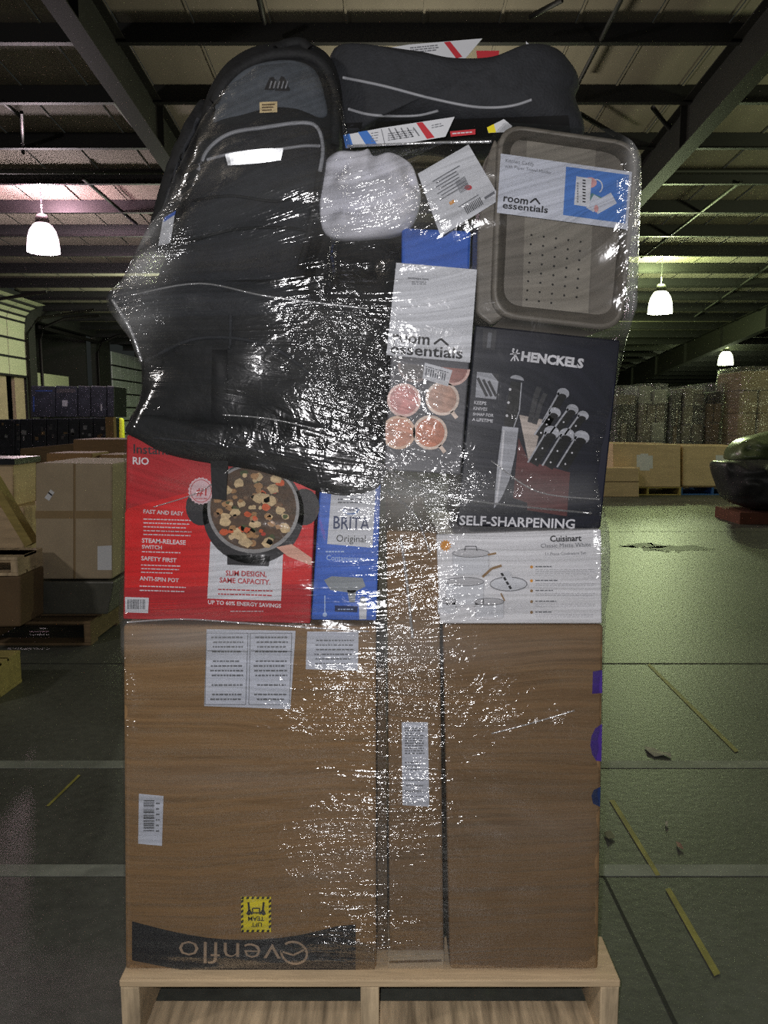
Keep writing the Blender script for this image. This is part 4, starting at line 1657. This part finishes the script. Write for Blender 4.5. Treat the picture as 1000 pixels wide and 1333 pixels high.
HAZE = [(250, 832, 110, 22, .2), (440, 440, 80, 90, .03), (525, 655, 50, 45, .38), (680, 640, 140, 22, .12), (185, 310, 34, 75, .40), (828, 300, 10, 170, .45), (798, 690, 9, 100, .34), (480, 260, 85, 40, .18),
      (450, 1100, 80, 50, .10), (520, 850, 70, 60, .10), (300, 1010, 150, 22, .05), (650, 850, 140, 22, .06), (700, 1080, 120, 30, .05), (310, 240, 90, 90, .045), (165, 420, 30, 60, .15)]  # overlapping film, plus sheen and glow painted in as pale haze
PULL = [(0.2, 0.03), (0.45, 0.04), (0.7, -0.02), (0.9, 0.05), (1.05, 0.06), (1.18, -0.12), (1.30, -0.28), (1.40, -0.05), (1.5, 0.12), (1.65, 0.32), (2.0, 0.32)]


def img(p):
    dx, dy, dz = p.x, p.y, p.z - CAM_H
    d = dy * cp - dz * sp_
    return 500 + F * dx / d, 666.5 - F * (dz * cp + dy * sp_) / d


va = {k: np.zeros(len(film.v), dtype=np.float32) for k in ('pull', 'wrinkling', 'layer_haze')}
for i, p in enumerate(film.v):
    x, y = img(Vector((p.x, min(p.y, 1.5), p.z)))
    va['pull'][i] = p.z - interp(PULL, p.z) * p.x + 0.02 * noise.noise(Vector((p.x * 4, 2, p.z * 4)))
    va['wrinkling'][i] = 0.13 + min(2.6, sum(a * math.exp(-((x - cx) / sx) ** 2 - ((y - cy) / sy) ** 2) for cx, cy, sx, sy, a in WR))
    va['layer_haze'][i] = 0.007 + min(0.4, sum(a * math.exp(-((x - cx) / sx) ** 2 - ((y - cy) / sy) ** 2) for cx, cy, sx, sy, a in HAZE))
BF = film.bvh()
for seq, rr_ in (([(395, 560), (430, 571), (470, 592), (512, 613)], .0028), ([(505, 612), (560, 640), (640, 655), (770, 668)], .002), ([(172, 384), (260, 369), (350, 386), (480, 402)], .0016), ([(184, 470), (170, 430), (146, 390)], .003),
                 ([(452, 190), (520, 186), (600, 185), (640, 184)], .0022), ([(165, 810), (240, 806), (330, 812), (480, 822)], .0016), ([(640, 955), (690, 942), (748, 925)], .0014), ([(522, 700), (530, 760), (537, 830)], .003),
                 ([(225, 235), (190, 262), (165, 330)], .002), ([(505, 640), (540, 670), (560, 720)], .002), ([(420, 560), (350, 545), (290, 540)], .0013), ([(200, 660), (260, 640), (300, 610)], .0012), ([(640, 600), (700, 640), (780, 650)], .0014)):
    fd = MB()
    skin_line(BF, seq, rr_, M_FOLD, fd, 0.001, 6)
    if fd.v:
        fd.build('film_fold', o)
for k, a in va.items():
    o.data.attributes.new(k, 'FLOAT', 'POINT').data.foreach_set('value', a)
tag(o, 'clear glinting stretch film wound tightly round the whole pallet stack', 'film')

# ------------------------------------------------------------------ background, left
def fy(Y):
    """picture height of the floor at distance Y"""
    return 666.5 + F * math.tan(math.atan(CAM_H / Y) - PITCH)


def plain_box(name, quad, Y, depth, label, m, cat='box', group=None, bevel=0.01, tape=None, extra=None):
    q = [at(x, y, Y) for x, y in quad]
    base = (q[2] + q[3]) / 2 + Vector((0, depth / 2, 0))
    t = thing(name, base, label, cat, group)
    MB().prism([q[3], q[2], q[1], q[0]], (0, depth, 0), m).build('body', t, bevel=bevel)
    return t


YB1 = 4.30
t = plain_box('shipping_carton', [(46, 603), (146, 604), (146, 754), (46, 754)], YB1, 0.62, 'large greyish carton with crossed tape on a dark wrapped block, left of the stack', M_CARDG)
pr = Print(YB1)
pr.rect(46, 665, 146, 675, M_TAPE, 0)
pr.stroke([(97, 604), (97, 753)], 3, M_TAPE, 1)
pr.stroke([(96.2, 604), (96.2, 753)], 0.7, M_CARDD, 2)
pr.mb.build('tape', t)
pr = Print(YB1)
pr.poly([(66, 637), (71, 641), (64, 652), (58, 648)], M_PAPER, 1)
pr.stroke([(63, 641), (68, 645)], 2, M_INK, 2)
pr.mb.build('small_label', t)
pr = Print(YB1)
pr.poly([(127, 711), (145.5, 710), (145.5, 742), (127, 742)], M_PAPER, 1)
pr.mb.build('white_label', t)
t = plain_box('wrapped_block', [(30, 757), (148, 757), (140, 800), (34, 800)], YB1 - 0.02, 0.9, 'low dark block wrapped in film, under the large greyish carton', mat('grey_wrap', (84, 84, 78), 0.3, var=0.25, scale=5, bump=0.3), 'block')
c0, c1 = floor_at(-5, 842), floor_at(108, 840)
pallet(c1.x - 1.15, c1.x + 0.05, 4.22, 5.2, 0.0, 'dark worn pallet under the film-wrapped block at left', M_WOODD, hh=0.14)
t = plain_box('shipping_carton', [(95, 572), (166, 572), (166, fy(7.2)), (95, fy(7.2))], 7.2, 0.6, 'brown carton standing behind the large greyish carton', M_CARD2)
t = plain_box('shipping_carton', [(60, 590), (120, 590), (120, fy(5.6)), (60, fy(5.6))], 5.6, 0.35, 'tan carton with pale top edge, just behind the large greyish carton', M_CARD)
t = plain_box('shipping_carton', [(128, 592), (160, 592), (160, fy(5.7)), (128, fy(5.7))], 5.7, 0.35, 'small tan carton right of the pale-topped one behind the greyish carton', M_CARD)
t = plain_box('long_carton', [(26, 584), (98, 577), (98, fy(8.2)), (26, fy(8.2))], 8.2, 0.5, 'long olive brown carton below the dark boxes at left', M_WOODD)
# crate, planks and pallets at the left edge
t = plain_box('wooden_crate', [(-60, 604), (17, 604), (17, 660), (-60, 660)], 4.72, 0.32, 'pale wooden crate with dark lid at left edge, upper one', M_PLY)
q = [at(-60, 597, 4.70), at(19, 597, 4.70), at(19, 605, 4.70), at(-60, 605, 4.70)]
MB().prism(q[::-1], (0, 0.36, 0), M_DARKBOX).build('lid', t)
t = plain_box('wooden_crate', [(-60, 661), (31, 661), (31, 735), (-60, 735)], 4.68, 0.4, 'pale wooden crate at left edge, lower one under the dark-lidded crate', M_WOOD)
b = MB()
b.beam(at(-12, 618, 4.5), at(42, 708, 4.5), 0.05, 0.09, M_WOODY, up=(0, 1, 0))
tag(b.build('plank'), 'yellowish plank leaning diagonally before the crates at left edge', 'plank')
c = at(24, 812, 3.95)
t = plain_box('shipping_carton', [(-70, 754), (27, 750), (27, 816), (-70, 818)], 3.95, 0.28, 'dark brown carton carrying the old slatted pallet at left edge', M_CARDD)
ca = at(44, 740, 4.0)
tz = at(27, 750, 3.95).z
pallet(ca.x - 1.15, ca.x - 0.06, 3.95, 4.25, tz, 'old slatted wooden pallet lying on the dark brown carton at left edge', M_WOODG, hh=0.10, ntop=5)
pallet(floor_at(26, 890).x - 1.1, floor_at(26, 890).x, 3.30, 3.62, 0.0, 'yellowish low pallet on the floor at the left edge', M_WOODY, hh=0.16, ntop=3)
pz = floor_at(26, 890)

# dark display boxes in two tiers, far left
YU = 16.5
xs = [40, 72, 101, 118, 139, 149]
for i in range(5):
    nm = ['with blank face', 'with pale stickers', 'narrow and plain', 'with small pale tag', 'narrow, at the right end'][i]
    t = plain_box('dark_box', [(xs[i] + .4, 502), (xs[i + 1] - .4, 503), (xs[i + 1] - .4, 543), (xs[i] + .4, 543)], YU, 0.8, 'dark box %s, in the upper tier near the dock doors' % nm, M_DARKBOX, 'box', 'upper tier of dark boxes', 0.01)
    pr = Print(YU)
    if i == 1:
        pr.rect(81, 521, 88, 529, M_INKG, 1)
        pr.rect(74, 506, 98, 511, M_POT, 1)
    if i == 3:
        pr.rect(131, 526, 133, 535, M_INKG, 1)
    if i == 0:
        pr.rect(46, 508, 68, 509.5, M_BLUED, 1)
        pr.rect(43, 516, 45, 536, M_BLUED, 1)
    if pr.mb.v:
        pr.mb.build('printed_front', t)
YW = 15.4
xs = [-8, 19, 26, 42, 60, 74, 89, 103, 121, 138]
nm = ['widest, at the left edge', 'very narrow beside the widest', 'with pale patches', 'with pale streak at top', 'with a blank face', 'with a grey blot', 'dark and plain', 'with speckled front', 'beside the brown post']
for i in range(9):
    t = plain_box('dark_box', [(xs[i] + .4, 546 - i * .25), (xs[i + 1] - .4, 546 - i * .25), (xs[i + 1] - .4, 600), (xs[i] + .4, 600)], YW, 0.8, 'dark box %s, in the lower tier near the dock doors' % nm[i], M_DARKBOX, 'box', 'lower tier of dark boxes', 0.01)
    pr = Print(YW)
    for k in range(3):
        x = xs[i] + 2 + R.random() * max(1, (xs[i + 1] - xs[i] - 8))
        y = 550 + R.random() * 20
        pr.rect(x, y, x + R.uniform(2, 5), y + R.uniform(1.5, 7), R.choice((M_INKG, M_GREYI, M_CARDD)), 1)
    pr.mb.build('printed_front', t)
b = MB()
b.box(at(-10, 600, YW).x, at(148, 600, YW).x, YW - 0.05, YW + 1.9, 0.0, at(0, 600.2, YW).z, M_CARDD)
tag(b.build('pallet_platform'), 'low brown platform beneath the dark boxes at far left', 'platform')
b = MB()
b.box(at(138.5, 580, 15.2).x, at(149, 580, 15.2).x, 15.2, 15.35, 0, at(138, 543, 15.2).z, M_CARD2)
tag(b.build('cardboard_post'), 'upright brown cardboard post at the end of the dark boxes', 'post')
b = MB()
c = at(158, 560, 22.0)
b.lathe((c.x, c.y, 0), [(0.085, 0), (0.085, c.z + 0.28), (0.07, c.z + 0.33), (0.001, c.z + 0.35)], mat('bollard_yellow', (206, 212, 40), 0.5), 16)
tag(b.build('bollard'), 'yellow bollard before the white dock door at left', 'bollard')

# ------------------------------------------------------------------ background, right
YP = 12.7
t = plain_box('plywood_bin', [(798, 577), (886, 579), (886, 634), (798, 634)], YP, 1.0, 'plywood bin with a white paper, left one on the plain pallet', M_PLY, 'bin')
pr = Print(YP)
pr.poly([(829, 592), (834, 592), (834, 590.5), (844, 590.5), (844, 593), (850, 593), (850, 610), (846, 610), (846, 612.5), (833, 612.5), (833, 608), (829, 608)], M_PAPER, 0)
pr.mb.build('paper_sheet', t)
t = plain_box('plywood_bin', [(889, 580), (972, 581), (972, 633), (889, 633)], YP + 0.05, 1.0, 'plywood bin with a white paper, right one on the blue-footed pallet', M_PLY, 'bin')
pr = Print(YP + 0.05)
pr.rect(932, 592.5, 949, 611, M_PAPER, 0)
pr.mb.build('paper_sheet', t)
M_PBLUE = mat('pallet_blue', (46, 92, 160), 0.6)
xa, xb = at(800, 640, YP).x, at(887, 640, YP).x
zp = at(840, 634, YP).z
pallet(xa, xb, YP, YP + 1.0, 0.0, 'plain wooden pallet under the left plywood bin', M_WOODY, hh=max(zp - 0.003, 0.06))
xa, xb = at(886, 640, YP).x + 0.02, at(972, 640, YP).x
pallet(xa, xb, YP + 0.05, YP + 1.0, 0.0, 'pallet with blue feet under the right plywood bin', M_WOODD, hh=max(at(900, 633, YP + .05).z - 0.003, 0.06), mtop=M_PBLUE)
q = floor_at(800, 647)
t = plain_box('shipping_carton', [(786, 609), (832, 609), (832, 647), (786, 647)], q.y, 0.25, 'small tan carton on the floor before the left plywood bin', M_PLY)
b = Print(q.y)
b.stroke([(786, 627), (832, 627)], 1.2, M_CARDD, 0)
b.mb.build('tape', t)

M_LOADS = [mat('load_grey', (104, 98, 84), 0.8, var=0.3, scale=3), mat('load_tan', (136, 120, 92), 0.8, var=0.25, scale=3), mat('load_dark', (46, 48, 40), 0.8, var=0.3, scale=3), mat('load_white', (140, 142, 132), 0.8, var=0.2, scale=3)]


def wrapped_load(x0p, x1p, ytop, Y, depth, label, seed, mats):
    rr = random.Random(seed)
    xa, xb = at(x0p, 560, Y).x, at(x1p, 560, Y).x
    zt = at((x0p + x1p) / 2, ytop, Y).z
    t = thing('wrapped_load', ((xa + xb) / 2, Y + depth / 2, 0), label, 'pallet load', 'film-wrapped pallet loads on the right')
    z = 0.14
    b = MB()
    for y in (Y, Y + depth / 2 - 0.07, Y + depth - 0.14):
        b.box(xa, xb, y, y + 0.14, 0.0, 0.14, M_WOODD)
    b.build('pallet_base', t)
    rows_ = 5
    for r_ in range(rows_):
        hgt = (zt - 0.14) / rows_
        nx = rr.choice((1, 2, 2, 3))
        w = (xb - xa) / nx
        for i in range(nx):
            hh = hgt if r_ < rows_ - 1 else hgt * rr.uniform(0.55, 1.0)
            dy = rr.uniform(0, 0.10)
            MB().box(xa + i * w + 0.01, xa + (i + 1) * w - 0.01, Y + dy, Y + depth - dy, z, z + hh - 0.004, rr.choice(mats)).build('carton', t, bevel=0.02)
        z += hgt
    # film sleeve
    b = MB()
    P = []
    nr, nc = 26, 44
    per = [(xa - .012, Y - .03), (xb + .012, Y - .03), (xb + .012, Y + depth + .03), (xa - .012, Y + depth + .03)]
    vs = []
    for j in range(nr + 1):
        zz = 0.1 + (zt + 0.02 - 0.1) * j / nr
        for i in range(nc):
            s = i / nc * 4
            k = int(s) % 4
            f = s - int(s)
            p0, p1 = per[k], per[(k + 1) % 4]
            x, y = p0[0] + (p1[0] - p0[0]) * f, p0[1] + (p1[1] - p0[1]) * f
            cr_ = min(f, 1 - f)
            inset = 0.05 * max(0, 1 - cr_ / 0.12) ** 2
            cx, cy = (xa + xb) / 2, Y + depth / 2
            v = Vector((x - cx, y - cy, 0))
            v *= (1 - inset) * (1 + 0.035 * noise.noise(Vector((x * 3 + seed, y * 3, zz * 3.5))))
            vs.append(Vector((cx + v.x, cy + v.y, zz + 0.03 * noise.noise(Vector((x * 4, seed, zz))))))
    fs = [(j * nc + i, j * nc + (i + 1) % nc, (j + 1) * nc + (i + 1) % nc, (j + 1) * nc + i) for j in range(nr) for i in range(nc)]
    fs.append(tuple(nr * nc + i for i in range(nc)))
    b.add(vs, fs, M_FILMBG, True)
    b.build('film_wrap', t)
    return t


G, T_, D_, W_ = M_LOADS
wrapped_load(800, 828, 503, 14.5, 1.0, 'narrow dark film-wrapped load, left of the other wrapped loads', 1, [D_, G])
wrapped_load(831, 868, 501, 14.5, 1.0, 'pale grey film-wrapped load above the left plywood bin', 2, [G, W_, G])
wrapped_load(871, 885, 509, 14.5, 1.0, 'slim greenish dark film-wrapped load between two wider wrapped loads', 3, [D_, M_WOODD])
wrapped_load(888, 917, 504, 14.5, 1.0, 'grey film-wrapped load with a slanting top, above the right plywood bin', 4, [G, D_, G])
wrapped_load(920, 940, 500, 14.5, 1.0, 'brown film-wrapped load of mixed cartons beside the tall wrapped load', 5, [T_, D_, M_CARD])
wrapped_load(962, 1040, 478, 13.9, 1.1, 'tall film-wrapped load of pale cartons at the right edge', 6, [T_, W_, T_])
# black sack heap in front
q = floor_at(960, 684)
t = thing('sack_pallet', (at(985, 684, q.y).x, q.y + 0.5, 0), 'black plastic-wrapped heap on a low reddish pallet at right edge', 'pallet load')
hb_ = puff([(938, 604), (955, 600), (990, 598), (1040, 600), (1080, 620), (1085, 668), (1000, 664), (958, 656), (945, 632)], q.y + 0.35, 0.7, 0.35, M_BAG, wrinkle=0.12, wscale=3.2, n=8, rings=18)
hb_.build('sack', t)
g = puff([(952, 592), (965, 575), (990, 566), (1040, 560), (1080, 600), (1020, 606), (960, 603)], q.y + 0.6, 0.5, 0.25, mat('green_film', (92, 104, 74), 0.3, var=0.3, scale=6, bump=0.5), wrinkle=0.1, wscale=4)
g.build('film_bundle', t)
b = MB()
xa, xb = at(950, 684, q.y).x, at(1090, 684, q.y).x
xa = at(968, 684, q.y).x
b.box(xa, xb, q.y + 0.1, q.y + 0.8, 0.0, 0.14, mat('reddish_wood', (104, 62, 46), 0.8, var=0.2))
b.build('pallet_base', t)

# ------------------------------------------------------------------ scraps on the floor
def scrap(pts, label, m, z=0.003):
    q = [floor_at(x, y) for x, y in pts]
    b = MB()
    b.prism([(p.x, p.y, z + 0.004 * (i % 2)) for i, p in enumerate(q)][::-1], (0, 0, 0.0015), m)
    tag(b.build('paper_scrap'), label, 'scrap', 'scraps on the floor')


M_SCRAP = mat('scrap_pale', (170, 168, 150), 0.7, var=0.2)
scrap([(839, 973), (850, 976), (862, 980), (873, 983), (874, 988), (866, 985), (852, 986), (843, 980)], 'long torn pale scrap on the floor right of the stack', M_SCRAP)
scrap([(866, 1071), (870, 1072), (869, 1078), (866, 1077)], 'tiny scrap on the floor just above the reddish one', M_SCRAP)
scrap([(880, 1097), (886, 1101), (890, 1107), (882, 1105)], 'reddish curled scrap on the floor near the yellow line', mat('scrap_red', (150, 116, 100), 0.7))
scrap([(786, 1085), (795, 1084), (801, 1092), (792, 1095), (789, 1090)], 'crumpled dull scrap on the floor close to the stack edge', mat('scrap_dull', (116, 116, 92), 0.7))
